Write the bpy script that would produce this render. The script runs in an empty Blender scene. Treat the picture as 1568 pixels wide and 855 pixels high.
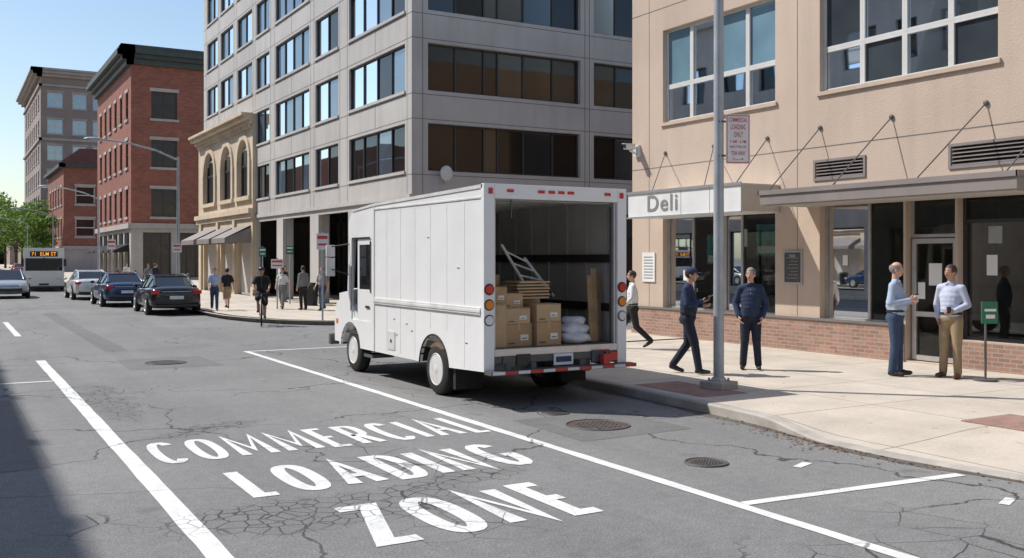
import bpy, bmesh, math, random
from mathutils import Vector, Matrix
random.seed(7)
S=bpy.context.scene
COL=S.collection
V=Vector
# ------------------------------------------------------------------ materials
def nt(name):
    m=bpy.data.materials.new(name); m.use_nodes=True
    t=m.node_tree; b=t.nodes['Principled BSDF']; return m,t,b
def N(t,typ,**k):
    n=t.nodes.new(typ)
    for a,b in k.items(): setattr(n,a,b)
    return n
def L(t,a,b): t.links.new(a,b)
def noise(t,vec,scale,detail=3,rough=.55,dist=0):
    n=N(t,'ShaderNodeTexNoise'); n.inputs['Scale'].default_value=scale; n.inputs['Detail'].default_value=detail
    n.inputs['Roughness'].default_value=rough; n.inputs['Distortion'].default_value=dist
    if vec is not None: L(t,vec,n.inputs['Vector'])
    return n.outputs['Fac']
def mr(t,x,a,b,c=0,d=1):
    n=N(t,'ShaderNodeMapRange'); L(t,x,n.inputs[0])
    for i,vv in enumerate((a,b,c,d)): n.inputs[i+1].default_value=vv
    return n.outputs[0]
def mth(t,op,a,b=None):
    n=N(t,'ShaderNodeMath',operation=op)
    for i,x in enumerate((a,b)):
        if x is None: continue
        if isinstance(x,(int,float)): n.inputs[i].default_value=x
        else: L(t,x,n.inputs[i])
    return n.outputs[0]
def mix(t,f,a,b,bt='MIX'):
    n=N(t,'ShaderNodeMixRGB',blend_type=bt)
    for i,x in enumerate((f,a,b)):
        if isinstance(x,(int,float)): n.inputs[i].default_value=x
        elif isinstance(x,tuple): n.inputs[i].default_value=(x[0],x[1],x[2],1)
        else: L(t,x,n.inputs[i])
    return n.outputs[0]
def oc(t): return N(t,'ShaderNodeTexCoord').outputs['Object']
def mapping(t,v,sc=(1,1,1)):
    n=N(t,'ShaderNodeMapping'); n.inputs['Scale'].default_value=sc; L(t,v,n.inputs['Vector']); return n.outputs[0]
def bump(t,b,h,strength,dist=.01):
    n=N(t,'ShaderNodeBump'); n.inputs['Strength'].default_value=strength; n.inputs['Distance'].default_value=dist
    L(t,h,n.inputs['Height']); L(t,n.outputs[0],b.inputs['Normal'])
def mat(name,col,rough=.75,var=.18,scale=1.5,bmp=0,bs=30,metal=0,spec=.5,streak=0,bd=.01,emit=0):
    m,t,b=nt(name); o=oc(t)
    f=mr(t,noise(t,o,scale,4,.6),.3,.7)
    lo=tuple(c*(1-var) for c in col); hi=tuple(min(1,c*(1+var)) for c in col)
    c=mix(t,f,lo,hi)
    if streak:
        s=mr(t,noise(t,mapping(t,o,(1.3,1.3,.12)),1.6,4,.6),.45,.75,0,streak)
        c=mix(t,s,c,tuple(x*.45 for x in col))
    L(t,c,b.inputs['Base Color'])
    b.inputs['Roughness'].default_value=rough; b.inputs['Metallic'].default_value=metal
    b.inputs['Specular IOR Level'].default_value=spec
    if emit: L(t,c,b.inputs['Emission Color']); b.inputs['Emission Strength'].default_value=emit
    if bmp: bump(t,b,noise(t,o,bs,2),bmp,bd)
    return m
def crack_masks(t,o):
    dn=N(t,'ShaderNodeTexNoise'); dn.inputs['Scale'].default_value=1.3; dn.inputs['Detail'].default_value=5
    L(t,o,dn.inputs['Vector'])
    w=mix(t,.16,o,dn.outputs['Color'],'ADD')
    w2=mix(t,.75,o,dn.outputs['Color'],'ADD')
    def vor(sc,vec,a,b):
        v=N(t,'ShaderNodeTexVoronoi',feature='DISTANCE_TO_EDGE'); v.inputs['Scale'].default_value=sc
        L(t,vec,v.inputs['Vector']); return mr(t,v.outputs['Distance'],a,b,1,0)
    big=vor(.30,w2,.0018,.0052)
    msk=mr(t,noise(t,o,.22,1),.38,.47)
    big=mth(t,'MULTIPLY',big,msk)
    def zone(cx,cy,sx,sy,ang):
        mp=N(t,'ShaderNodeMapping',vector_type='TEXTURE'); mp.inputs['Location'].default_value=(cx,cy,0)
        mp.inputs['Rotation'].default_value=(0,0,ang); mp.inputs['Scale'].default_value=(sx,sy,1)
        L(t,w2,mp.inputs['Vector'])
        ln=N(t,'ShaderNodeVectorMath',operation='LENGTH'); L(t,mp.outputs[0],ln.inputs[0])
        return mr(t,ln.outputs['Value'],.7,1.05,1,0)
    z=mth(t,'MAXIMUM',zone(3.0,8.0,1.6,.65,-.1),zone(3.1,12.4,1.1,.25,.5))
    z=mth(t,'MAXIMUM',z,zone(4.3,8.4,1.2,.35,.35))
    z=mth(t,'MAXIMUM',z,zone(2.4,15.5,.35,2.6,0))
    al=mth(t,'MULTIPLY',vor(6.5,w,.022,.06),z)
    al2=mth(t,'MULTIPLY',vor(2.2,w,.006,.018),mr(t,noise(t,o,.35,2),.56,.62))
    c=mth(t,'MAXIMUM',big,mth(t,'MAXIMUM',al,al2))
    return c,z
def asphalt_color(t,o,k=1):
    base=mix(t,mr(t,noise(t,o,.28,5,.65),.3,.7),(.168*k,.167*k,.165*k),(.235*k,.232*k,.226*k))
    st=mr(t,noise(t,mapping(t,o,(1.1,.06,1)),1.2,3),.42,.7,0,.4)
    base=mix(t,st,base,(.14*k,.14*k,.14*k))
    g=mr(t,noise(t,o,55,2,.8),.35,.65,.68,1.32)
    g2=mr(t,noise(t,o,9,3,.7),.3,.7,.9,1.1)
    g=mth(t,'MULTIPLY',g,g2)
    base=mix(t,1,base,g,'MULTIPLY')
    sp=mr(t,noise(t,o,1.7,2,.5),.66,.74,0,.4)
    base=mix(t,sp,base,(.08,.08,.08))
    return base,g
def mk_asphalt(name='asphalt',k=1,cracks=True):
    m,t,b=nt(name); o=oc(t)
    c,g=asphalt_color(t,o,k)
    if cracks:
        cr,z=crack_masks(t,o)
        c=mix(t,mth(t,'MULTIPLY',z,.3),c,(.13,.126,.12))
        c=mix(t,mth(t,'MULTIPLY',cr,.88),c,(.025,.025,.025))
    L(t,c,b.inputs['Base Color']); b.inputs['Roughness'].default_value=.85
    bump(t,b,noise(t,o,70,2,.7),.4,.012); return m
def mk_paint():
    m,t,b=nt('road_paint'); o=oc(t)
    c,g=asphalt_color(t,o); cr,z=crack_masks(t,o)
    wear=mr(t,noise(t,o,26,5,.75),.56,.66,0,1)
    wear=mth(t,'MULTIPLY',wear,mr(t,noise(t,o,1.1,3),.35,.7,.15,1))
    wear=mth(t,'MAXIMUM',wear,mth(t,'MULTIPLY',cr,.9))
    w=mix(t,mr(t,noise(t,o,3,5),.3,.7),(.60,.60,.58),(.79,.79,.77))
    L(t,mix(t,wear,w,c),b.inputs['Base Color']); b.inputs['Roughness'].default_value=.7
    return m
def mk_slabs(name,col,size,mort,var=.12,mcol=None,offset=0,h=None,rough=.85,vert=False,c2=None,bm=True):
    m,t,b=nt(name); o=oc(t); vec=o
    if vert:
        sx=N(t,'ShaderNodeSeparateXYZ'); L(t,o,sx.inputs[0])
        cb=N(t,'ShaderNodeCombineXYZ'); L(t,mth(t,'ADD',sx.outputs[0],sx.outputs[1]),cb.inputs[0]); L(t,sx.outputs[2],cb.inputs[1]); vec=cb.outputs[0]
    br=N(t,'ShaderNodeTexBrick'); br.offset=offset; L(t,vec,br.inputs['Vector'])
    br.inputs['Scale'].default_value=1; br.inputs['Brick Width'].default_value=size; br.inputs['Row Height'].default_value=h or size
    br.inputs['Mortar Size'].default_value=mort; br.inputs['Mortar Smooth'].default_value=.1
    c2=c2 or tuple(x*(1-var) for x in col)
    br.inputs['Color1'].default_value=(*col,1); br.inputs['Color2'].default_value=(*c2,1)
    br.inputs['Mortar'].default_value=(*(mcol or tuple(x*.45 for x in col)),1)
    f=mr(t,noise(t,o,.9,5,.65),.3,.7,.82,1.1)
    f2=mr(t,noise(t,o,25,2,.7),.3,.7,.93,1.07)
    c=mix(t,1,br.outputs['Color'],mth(t,'MULTIPLY',f,f2),'MULTIPLY')
    sp=mr(t,noise(t,o,6,2,.5),.70,.75,0,.45)
    c=mix(t,sp,c,tuple(x*.4 for x in col))
    L(t,c,b.inputs['Base Color']); b.inputs['Roughness'].default_value=rough
    if bm: bump(t,b,noise(t,o,60,2),.25,.01)
    return m
def mk_glass(name,base,tint,ior=2.0,rough=.02,wob=.006):
    m=bpy.data.materials.new(name); m.use_nodes=True; t=m.node_tree; t.nodes.clear()
    out=N(t,'ShaderNodeOutputMaterial'); d=N(t,'ShaderNodeBsdfDiffuse'); g=N(t,'ShaderNodeBsdfGlossy')
    o=oc(t); c=mix(t,mr(t,noise(t,o,.6,2),.3,.7),tuple(x*.6 for x in base),base); L(t,c,d.inputs[0])
    g.inputs[0].default_value=(*tint,1); g.inputs['Roughness'].default_value=rough
    f=N(t,'ShaderNodeFresnel'); f.inputs[0].default_value=ior
    bp=N(t,'ShaderNodeBump'); bp.inputs['Strength'].default_value=wob; bp.inputs['Distance'].default_value=.3
    L(t,noise(t,o,.8,1),bp.inputs['Height']); L(t,bp.outputs[0],g.inputs['Normal'])
    mx=N(t,'ShaderNodeMixShader'); L(t,f.outputs[0],mx.inputs[0]); L(t,d.outputs[0],mx.inputs[1]); L(t,g.outputs[0],mx.inputs[2]); L(t,mx.outputs[0],out.inputs[0]); return m
def mk_clear(name,tint=(.74,.80,.77),ior=1.6):
    m=bpy.data.materials.new(name); m.use_nodes=True; t=m.node_tree; t.nodes.clear()
    out=N(t,'ShaderNodeOutputMaterial'); d=N(t,'ShaderNodeBsdfTransparent'); g=N(t,'ShaderNodeBsdfGlossy')
    d.inputs[0].default_value=(*tint,1); g.inputs['Roughness'].default_value=.01
    f=N(t,'ShaderNodeFresnel'); f.inputs[0].default_value=ior
    mx=N(t,'ShaderNodeMixShader'); L(t,f.outputs[0],mx.inputs[0]); L(t,d.outputs[0],mx.inputs[1]); L(t,g.outputs[0],mx.inputs[2]); L(t,mx.outputs[0],out.inputs[0]); return m
def mk_translucent(name,col,f=.25,var=0):
    m=bpy.data.materials.new(name); m.use_nodes=True; t=m.node_tree; b=t.nodes['Principled BSDF']
    b.inputs['Base Color'].default_value=(*col,1); b.inputs['Roughness'].default_value=.6
    tr=N(t,'ShaderNodeBsdfTranslucent'); tr.inputs[0].default_value=(*col,1)
    if var:
        c=mix(t,mr(t,noise(t,oc(t),.8,2),.3,.7),tuple(x*(1-var) for x in col),tuple(x*(1+var) for x in col)); L(t,c,b.inputs['Base Color']); L(t,c,tr.inputs[0])
    mx=N(t,'ShaderNodeMixShader'); mx.inputs[0].default_value=f
    L(t,b.outputs[0],mx.inputs[1]); L(t,tr.outputs[0],mx.inputs[2]); L(t,mx.outputs[0],t.nodes['Material Output'].inputs[0]); return m

ASPH=mk_asphalt(); PAINT=mk_paint(); ASPH2=mk_asphalt('asphalt_patch_mix',.78,False)
SIDEW=mk_slabs('concrete_sidewalk',(.56,.495,.415),1.75,.012,.06)
CURB=mat('curb_concrete',(.40,.37,.33),.9,.25,2,.4,40)
PAVER=mk_slabs('red_pavers',(.36,.20,.16),.2,.008,.25,offset=.5,h=.1,mcol=(.28,.23,.2),bm=False)
BRICKB=mk_slabs('brick_tan_red',(.40,.225,.165),.22,.010,.3,mcol=(.36,.30,.25),offset=.5,h=.075,vert=True,bm=False)
BRICKR=mk_slabs('brick_red',(.33,.11,.07),.45,.02,.3,mcol=(.26,.13,.10),offset=.5,h=.16,vert=True,bm=False)
STUCCO=mat('stucco_tan',(.55,.435,.345),.92,.07,.5,.4,45,streak=.18,bd=.02)
CONC=mat('tower_concrete',(.48,.455,.43),.9,.10,.35,.25,20,streak=.25)
CONCD=mat('tower_joint',(.17,.16,.15),.9,.1)
LIME=mat('limestone',(.60,.49,.36),.9,.14,.6,.3,20,streak=.3)
GREYST=mat('grey_stone',(.42,.39,.36),.9,.12,.4,0,20,streak=.2)
GREYBR=mat('grey_brick',(.30,.24,.21),.9,.12,.4,0,20)
CORN=mat('dark_cornice',(.05,.065,.06),.6,.2)
ROOFR=mat('red_roof',(.12,.05,.045),.8)
FRAMEW=mat('window_frame_white',(.62,.61,.58),.5,.06,3)
FRAMED=mat('window_frame_dark',(.035,.035,.035),.45,.1,3)
ALU=mat('aluminium',(.52,.52,.52),.35,.08,5,0,metal=.6)
GL_SKY=mk_glass('glass_blue',(.10,.15,.20),(.86,.94,1),3.2)
GL_DK=mk_glass('glass_dark',(.022,.022,.022),(.8,.85,.9),1.6)
GL_BR=mk_glass('glass_bronze',(.030,.023,.018),(.62,.52,.42),1.6)
GL_BR2=mk_glass('glass_bronze_blind',(.075,.058,.042),(.7,.6,.5),1.6)
GL_DECK=mk_glass('glass_teal_blind',(.19,.32,.40),(.8,.9,1),1.7)
GL_DECK2=mk_glass('glass_grey_blind',(.055,.068,.078),(.7,.8,.9),1.6)
CLEAR=mk_clear('shop_glass')
BLACK=mat('black_rubber',(.018,.018,.018),.8,.2,8,.1)
BLACKP=mat('black_plastic',(.02,.02,.022),.4,.1,8)
WHITEP=mat('truck_white_paint',(.81,.81,.805),.38,.03,.8,.35,1.3,streak=.06,bd=.05)
WHITED=mat('truck_white_dirty',(.68,.67,.65),.5,.12,2.5,0,8,streak=.25)
BUSW=mat('bus_white',(.80,.80,.79),.4,.04,2)
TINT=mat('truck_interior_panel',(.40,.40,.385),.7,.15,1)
FIBR=mk_translucent('fibreglass_roof',(.75,.74,.70))
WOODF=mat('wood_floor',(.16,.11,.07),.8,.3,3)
CARD=mat('cardboard',(.46,.29,.155),.85,.12,3)
CARD2=mat('cardboard_light',(.55,.38,.22),.85,.12,3)
TAPE=mat('packing_tape',(.50,.36,.2),.3,.05,3)
LABEL=mat('paper_label',(.75,.75,.73),.7,.05,3)
WOOD=mat('lumber',(.36,.22,.11),.8,.25,6)
RED=mat('red_lens',(.55,.02,.015),.25,.1,5)
REDP=mat('red_paint',(.60,.05,.05),.5,.1,5)
AMBER=mat('amber_lens',(.7,.22,.02),.25,.1,5)
WLENS=mat('white_lens',(.7,.7,.7),.2,.05,5)
STEEL=mat('galvanised_steel',(.40,.43,.45),.5,.14,3,0,20,metal=.3,streak=.2)
DSTEEL=mat('dark_steel',(.10,.10,.10),.55,.2,5)
IRON=mat('cast_iron',(.09,.065,.05),.7,.35,8,.6,40)
SIGNW=mat('sign_white',(.74,.74,.72),.45,.06,3)
SIGNGREY=mat('sign_canopy_side',(.50,.45,.37),.8,.1)
CANOPY=mat('canopy_metal',(.25,.22,.205),.55,.1,1,0,streak=.2)
TXTGREY=mat('letter_grey',(.23,.23,.23),.6,.1,5)
INTW=mat('shop_interior_wall',(.30,.27,.22),.9,.3,.8)
INTF=mat('shop_interior_floor',(.20,.17,.14),.6,.2)
TEAL=mat('poster_teal',(.07,.26,.28),.5,.5,6)
GREEN=mat('sign_green',(.02,.16,.08),.5,.1,5)
POSTD=mat('poster_dark',(.07,.065,.06),.5,.3,20)
ORANGE=mat('led_destination_sign',(.9,.35,.03),.5,.1,5,emit=1.0)
SKIN=mat('skin',(.58,.34,.24),.55,.08,14); SKIN2=mat('skin_tan',(.46,.26,.175),.55,.08,14)
HAIRG=mat('hair_grey',(.24,.22,.20),.7,.3,60); HAIRB=mat('hair_brown',(.05,.03,.02),.6,.3,60); HAIRK=mat('hair_black',(.015,.012,.01),.6,.3,60)
def cloth(n,c): return mat(n,c,.9,.14,7,.35,7,bd=.02)
NAVY=cloth('cloth_navy',(.022,.036,.085)); NAVY2=cloth('cloth_navy_jacket',(.022,.037,.078)); NAVYP=cloth('cloth_dark_trousers',(.018,.022,.038))
LBLUE=cloth('cloth_light_blue',(.38,.46,.60)); LBLUE2=cloth('cloth_pale_blue',(.48,.52,.64)); KHAKI=cloth('cloth_khaki',(.32,.235,.14)); DENIM=cloth('cloth_denim',(.04,.065,.12))
CWHITE=cloth('cloth_white',(.65,.65,.65)); CGREY=cloth('cloth_grey',(.2,.2,.21)); CBLACK=cloth('cloth_black',(.02,.02,.02)); CRED=cloth('cloth_maroon',(.2,.04,.04))
SHOE=mat('leather_shoe',(.02,.015,.012),.4,.2,10); SHOEB=mat('leather_brown',(.10,.045,.02),.4,.2,10)
LEAFM=mk_translucent('leaves_light',(.16,.26,.04),.4,.35); LEAFD=mk_translucent('leaves_dark',(.07,.13,.02),.3,.35)
DLEAFM=mat('far_leaves_light',(.07,.11,.03),.8,.35,.8); DLEAFD=mat('far_leaves_dark',(.035,.06,.02),.8,.35,.8)
DRY=mat('dry_leaf_litter',(.20,.10,.04),.8,.4,9)
GUT=mat('gutter_dirt',(.11,.10,.088),.95,.35,3)
BARK=mat('bark',(.10,.075,.05),.9,.3,5)
# ------------------------------------------------------------------ mesh builder
class MB:
    def __init__(s): s.v=[];s.f=[];s.m=[]
    def poly(s,pts,mi=0):
        n=len(s.v); s.v+= [tuple(p) for p in pts]; s.f.append(tuple(range(n,n+len(pts)))); s.m.append(mi)
    def box(s,x0,x1,y0,y1,z0,z1,mi=0,P=None):
        P=P or (lambda a,b,c:(a,b,c)); n=len(s.v)
        for z in (z0,z1):
            for (x,y) in ((x0,y0),(x1,y0),(x1,y1),(x0,y1)): s.v.append(tuple(P(x,y,z)))
        for q in ((0,3,2,1),(4,5,6,7),(0,1,5,4),(1,2,6,5),(2,3,7,6),(3,0,4,7)):
            s.f.append(tuple(n+i for i in q)); s.m.append(mi)
    def rot(s,c,half,R,mi=0):
        c=V(c); s.box(-half[0],half[0],-half[1],half[1],-half[2],half[2],mi,lambda a,b,d: c+R@V((a,b,d)))
    def rings(s,rs,mi=0,caps=True):
        n0=len(s.v); k=len(rs[0])
        for r in rs: s.v+= [tuple(p) for p in r]
        for i in range(len(rs)-1):
            for j in range(k):
                a=n0+i*k+j; b=n0+i*k+(j+1)%k; s.f.append((a,b,b+k,a+k)); s.m.append(mi)
        if caps:
            s.f.append(tuple(n0+j for j in range(k))[::-1]); s.m.append(mi)
            e=n0+(len(rs)-1)*k; s.f.append(tuple(e+j for j in range(k))); s.m.append(mi)
    def basis(s,d):
        d=d.normalized(); u=d.cross(V((0,0,1)))
        if u.length<1e-3: u=d.cross(V((1,0,0)))
        u.normalize(); return d,u,d.cross(u)
    def cyl(s,p0,p1,r0,r1=None,n=12,mi=0,caps=True):
        r1=r0 if r1 is None else r1; p0=V(p0);p1=V(p1); d,u,w=s.basis(p1-p0)
        cs=[(math.cos(2*math.pi*i/n),math.sin(2*math.pi*i/n)) for i in range(n)]
        s.rings([[p0+(u*a+w*b)*r0 for a,b in cs],[p1+(u*a+w*b)*r1 for a,b in cs]],mi,caps)
    def caps(s,p0,p1,r0,r1,n=12,mi=0):
        p0=V(p0);p1=V(p1)
        if (p1-p0).length<1e-5: p1=p0+V((0,0,1e-4))
        d,u,w=s.basis(p1-p0); cs=[(math.cos(2*math.pi*i/n),math.sin(2*math.pi*i/n)) for i in range(n)]
        rs=[]
        for k in (-80,-50,-22,0): 
            a=math.radians(k); rs.append((p0+d*math.sin(a)*r0,r0*math.cos(a)))
        for k in (0,22,50,80):
            a=math.radians(k); rs.append((p1+d*math.sin(a)*r1,r1*math.cos(a)))
        s.rings([[c+(u*a+w*b)*r for a,b in cs] for c,r in rs],mi)
    def ell(s,c,r,R=None,n=14,k=8,mi=0,keep=None):
        c=V(c); R=R or Matrix.Identity(3); n0=len(s.v)
        pts=[]
        for i in range(k+1):
            ph=-math.pi/2+math.pi*i/k
            for j in range(n):
                th=2*math.pi*j/n
                pts.append(c+R@V((r[0]*math.cos(ph)*math.cos(th),r[1]*math.cos(ph)*math.sin(th),r[2]*math.sin(ph))))
        s.v+=[tuple(p) for p in pts]
        for i in range(k):
            for j in range(n):
                q=(i*n+j,i*n+(j+1)%n,(i+1)*n+(j+1)%n,(i+1)*n+j)
                if keep:
                    m=sum((pts[x] for x in q),V((0,0,0)))/4
                    if not keep(m): continue
                s.f.append(tuple(n0+x for x in q)); s.m.append(mi)
    def prism(s,poly,a0,a1,P,mi=0):
        n=len(poly); n0=len(s.v)
        for a in (a0,a1): s.v+=[tuple(P(a,p[0],p[1])) for p in poly]
        s.f.append(tuple(range(n0,n0+n))[::-1]); s.m.append(mi)
        s.f.append(tuple(range(n0+n,n0+2*n))); s.m.append(mi)
        for i in range(n):
            j=(i+1)%n; s.f.append((n0+i,n0+j,n0+n+j,n0+n+i)); s.m.append(mi)
    def torus(s,c,ax,R,r,n=28,k=8,mi=0):
        c=V(c); d,u,w=s.basis(V(ax)); n0=len(s.v)
        for i in range(n):
            a=2*math.pi*i/n; e=u*math.cos(a)+w*math.sin(a)
            for j in range(k):
                b=2*math.pi*j/k; s.v.append(tuple(c+e*(R+r*math.cos(b))+d*r*math.sin(b)))
        for i in range(n):
            for j in range(k):
                s.f.append((n0+i*k+j,n0+((i+1)%n)*k+j,n0+((i+1)%n)*k+(j+1)%k,n0+i*k+(j+1)%k)); s.m.append(mi)
    def mesh(s,name,mats,smooth=False,weld=True):
        me=bpy.data.meshes.new(name); me.from_pydata(s.v,[],s.f)
        for m in mats: me.materials.append(m)
        for p,mi in zip(me.polygons,s.m): p.material_index=mi
        bm=bmesh.new(); bm.from_mesh(me)
        if weld: bmesh.ops.remove_doubles(bm,verts=bm.verts,dist=1e-5)
        bmesh.ops.recalc_face_normals(bm,faces=bm.faces); bm.to_mesh(me); bm.free()
        if smooth:
            for p in me.polygons: p.use_smooth=True
        return me
    def obj(s,name,mats,parent=None,smooth=False,bevel=0,auto=None,weld=True):
        o=bpy.data.objects.new(name,s.mesh(name,mats,smooth,weld)); COL.objects.link(o)
        if parent: o.parent=parent
        if auto is not None:
            bm=bmesh.new(); bm.from_mesh(o.data)
            for f in bm.faces: f.smooth=True
            for e in bm.edges:
                if len(e.link_faces)==2 and e.calc_face_angle(0)>math.radians(auto): e.smooth=False
            bm.to_mesh(o.data); bm.free()
        if bevel:
            b=o.modifiers.new('bevel','BEVEL'); b.width=bevel; b.segments=2; b.limit_method='ANGLE'; b.angle_limit=math.radians(40)
        return o
def empty(name,loc=(0,0,0),fwd=None,scale=1):
    e=bpy.data.objects.new(name,None); COL.objects.link(e); e.location=loc; e.empty_display_size=.2
    if fwd is not None: e.rotation_euler=(0,0,math.atan2(-fwd[0],fwd[1]))
    e.scale=(scale,)*3; return e
def text(name,s,w,h,M,mat_,parent=None,offset=.0,space=1.0):
    c=bpy.data.curves.new(name,'FONT'); c.body=s; c.offset=offset; c.align_x='LEFT'; c.resolution_u=6; c.space_character=space
    o=bpy.data.objects.new(name+'_t',c); COL.objects.link(o); bpy.context.view_layer.update()
    me=bpy.data.meshes.new_from_object(o.evaluated_get(bpy.context.evaluated_depsgraph_get()))
    bpy.data.objects.remove(o)
    xs=[v.co.x for v in me.vertices]; ys=[v.co.y for v in me.vertices]
    sx=w/(max(xs)-min(xs)); sy=h/(max(ys)-min(ys)); x0=min(xs);y0=min(ys)
    for v in me.vertices: v.co=M@V(((v.co.x-x0)*sx,(v.co.y-y0)*sy,v.co.z))
    me.materials.clear(); me.materials.append(mat_)
    r=bpy.data.objects.new(name,me); COL.objects.link(r)
    if parent: r.parent=parent
    return r
def MX(o,x,y):
    x=V(x);y=V(y);z=x.cross(y); m=Matrix((( x[0],y[0],z[0],o[0]),(x[1],y[1],z[1],o[1]),(x[2],y[2],z[2],o[2]),(0,0,0,1))); return m
# stroke lettering for stencilled road words
def arcp(cx,cy,rx,ry,a0,a1,n=14,p=2.5):
    r=[]
    for i in range(n+1):
        a=math.radians(a0+(a1-a0)*i/n); c,s=math.cos(a),math.sin(a)
        r.append((cx+rx*math.copysign(abs(c)**(2/p),c),cy+ry*math.copysign(abs(s)**(2/p),s)))
    return r
GL={'C':(1,[(arcp(.5,.5,.5,.5,42,318),0)]),'O':(1.05,[(arcp(.5,.5,.5,.5,0,360,28)[:-1],1)]),
 'M':(1.3,[([(0,0),(0,1),(.5,.25),(1,1),(1,0)],0)]),'E':(.85,[([(1,0),(0,0),(0,1),(1,1)],0),([(.0,.5),(.85,.5)],0)]),
 'R':(.95,[([(0,0),(0,1),(.55,1)]+arcp(.55,.73,.42,.27,90,-90,8)[1:-1]+[(.55,.46),(0,.46)],0),([(.5,.44),(.98,0)],0)]),
 'I':(.3,[([(.5,0),(.5,1)],0)]),'A':(1.1,[([(0,0),(.5,1),(1,0)],0),([(.2,.32),(.8,.32)],0)]),'L':(.82,[([(0,1),(0,0),(1,0)],0)]),
 'D':(1,[([(0,0),(0,1),(.45,1)]+arcp(.45,.5,.55,.5,90,-90,12)[1:-1]+[(.45,0)],1)]),'N':(1,[([(0,0),(0,1),(1,0),(1,1)],0)]),
 'G':(1.08,[(arcp(.5,.5,.5,.5,42,345)+[(1,.45),(.6,.45)],0)]),'Z':(1,[([(0,1),(1,1),(0,0),(1,0)],0)])}
def ribbon(mb,pts,w,z,closed):
    P=[V(p) for p in pts]; n=len(P); Lf=[];Rt=[]
    for i in range(n):
        a=P[i-1] if (i>0 or closed) else None; b=P[(i+1)%n] if (i<n-1 or closed) else None
        ds=[]
        if a is not None: ds.append((P[i]-a).normalized())
        if b is not None: ds.append((b-P[i]).normalized())
        ns=[V((-q.y,q.x)) for q in ds]; m=ns[0] if len(ns)==1 else (ns[0]+ns[1]).normalized()
        l=w/2/max(.42,m.dot(ns[0])); Lf.append(P[i]+m*l); Rt.append(P[i]-m*l)
    for i in range(n if closed else n-1):
        j=(i+1)%n; mb.poly([(*Rt[i],z),(*Rt[j],z),(*Lf[j],z),(*Lf[i],z)])
def road_word(s,x0,x1,y0,y1,w,gap,z,parent):
    mb=MB(); tot=sum(GL[c][0] for c in s); u=(x1-x0-gap*(len(s)-1))/tot; x=x0
    for c in s:
        gw=GL[c][0]*u; k=0
        for pts,cl in GL[c][1]:
            bx=max(gw-w,0.0001); ribbon(mb,[(x+gw/2+(p[0]-.5)*bx,y0+w/2+p[1]*(y1-y0-w)) for p in pts],w,z+.0012*k,cl); k+=1
        x+=gw+gap
    mb.obj('lettering_'+s.lower(),[PAINT],parent)
# ------------------------------------------------------------------ ground
mb=MB(); mb.poly([(-1500,-1500,-.004),(1500,-1500,-.004),(1500,1500,-.004),(-1500,1500,-.004)])
mb.obj('ground',[mat('ground_soil',(.16,.15,.13),.95,.2,.1)])
mb=MB(); mb.poly([(-8,-30,0),(70,-30,0),(70,600,0),(-8,600,0)]); mb.obj('road',[ASPH])
rp=empty('asphalt_patch'); mb=MB()
for x0,x1,y0,y1 in ((6.15,7.75,9.05,10.75),(2.9,4.6,18.9,21.0),(-1.5,.9,10.5,15.8),(3.0,3.5,23,40)): mb.poly([(x0,y0,.0025),(x1,y0+.05,.0025),(x1-.04,y1,.0025),(x0+.03,y1-.06,.0025)])
mb.obj('patch',[ASPH2],rp)
CP=[(-30,8.6),(5.0,8.6),(5.8,8.5),(6.7,8.38),(7.6,8.38),(8.1,8.45),(8.6,8.56),(9.3,8.66),(11,8.74),(13,8.78),(18,8.80)]
def xc(y):
    for (a,b),(c,d) in zip(CP,CP[1:]):
        if a<=y<=c: return b+(d-b)*(y-a)/(c-a)
    return CP[-1][1]
def sm(x): x=max(0,min(1,x)); return x*x*(3-2*x)
def zs(y,t):
    drop=sm((8.9-y)/1.3)*sm((y-2)/1)
    return .13-.105*drop*(1-sm(t/2.2))
sw=empty('sidewalk'); ys=[-30,-10,0,1.5]+[2+.25*i for i in range(29)]+[10,11,12,14,16,18]
ts=[.16,.35,.7,1.1,1.6,2.2,3,7.5,52]
mb=MB()
for y0,y1 in zip(ys,ys[1:]):
    for t0,t1 in zip(ts,ts[1:]):
        mb.poly([(xc(y)+t,y,zs(y,t)) for y,t in ((y0,t0),(y0,t1),(y1,t1),(y1,t0))])
arc=[(11.96-3*math.cos(a),18+3*math.sin(a),.13) for a in [math.pi/2*i/8 for i in range(9)]]
mb.poly(arc+[(60.8,21,.13),(60.8,18,.13)])
mb.obj('paving',[SIDEW],sw,smooth=True)
def curb(path,zf,parent,w=.16,name='curb'):
    mb=MB(); n=len(path); off=[]
    for i,p in enumerate(path):
        a=V(path[max(0,i-1)]);b=V(path[min(n-1,i+1)]); d=(b-a).normalized(); nn=V((d.y,-d.x)); off.append(V(p)+nn*w)
    for i in range(n-1):
        p,q=path[i],path[i+1]; P,Q=off[i],off[i+1]; zp,zq=zf(*p),zf(*q)
        k=.02
        dp=(off[i]-V(p)).normalized()*k
        mb.poly([(p[0],p[1],-.01),(q[0],q[1],-.01),(q[0],q[1],zq-k),(p[0],p[1],zp-k)])
        mb.poly([(p[0],p[1],zp-k),(q[0],q[1],zq-k),(q[0]+dp.x,q[1]+dp.y,zq+.002),(p[0]+dp.x,p[1]+dp.y,zp+.002)])
        mb.poly([(p[0]+dp.x,p[1]+dp.y,zp+.002),(q[0]+dp.x,q[1]+dp.y,zq+.002),(Q.x,Q.y,zq+.002),(P.x,P.y,zp+.002)])
    return mb.obj(name,[CURB],parent,smooth=False)
path=[(xc(y),y) for y in ys]+[(11.96-3.16*math.cos(a),18+3.16*math.sin(a)) for a in [math.pi/2*i/8 for i in range(1,9)]]+[(60,21.16)]
curb(path,lambda x,y: zs(y,0) if y<18 else .13,sw)
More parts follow.
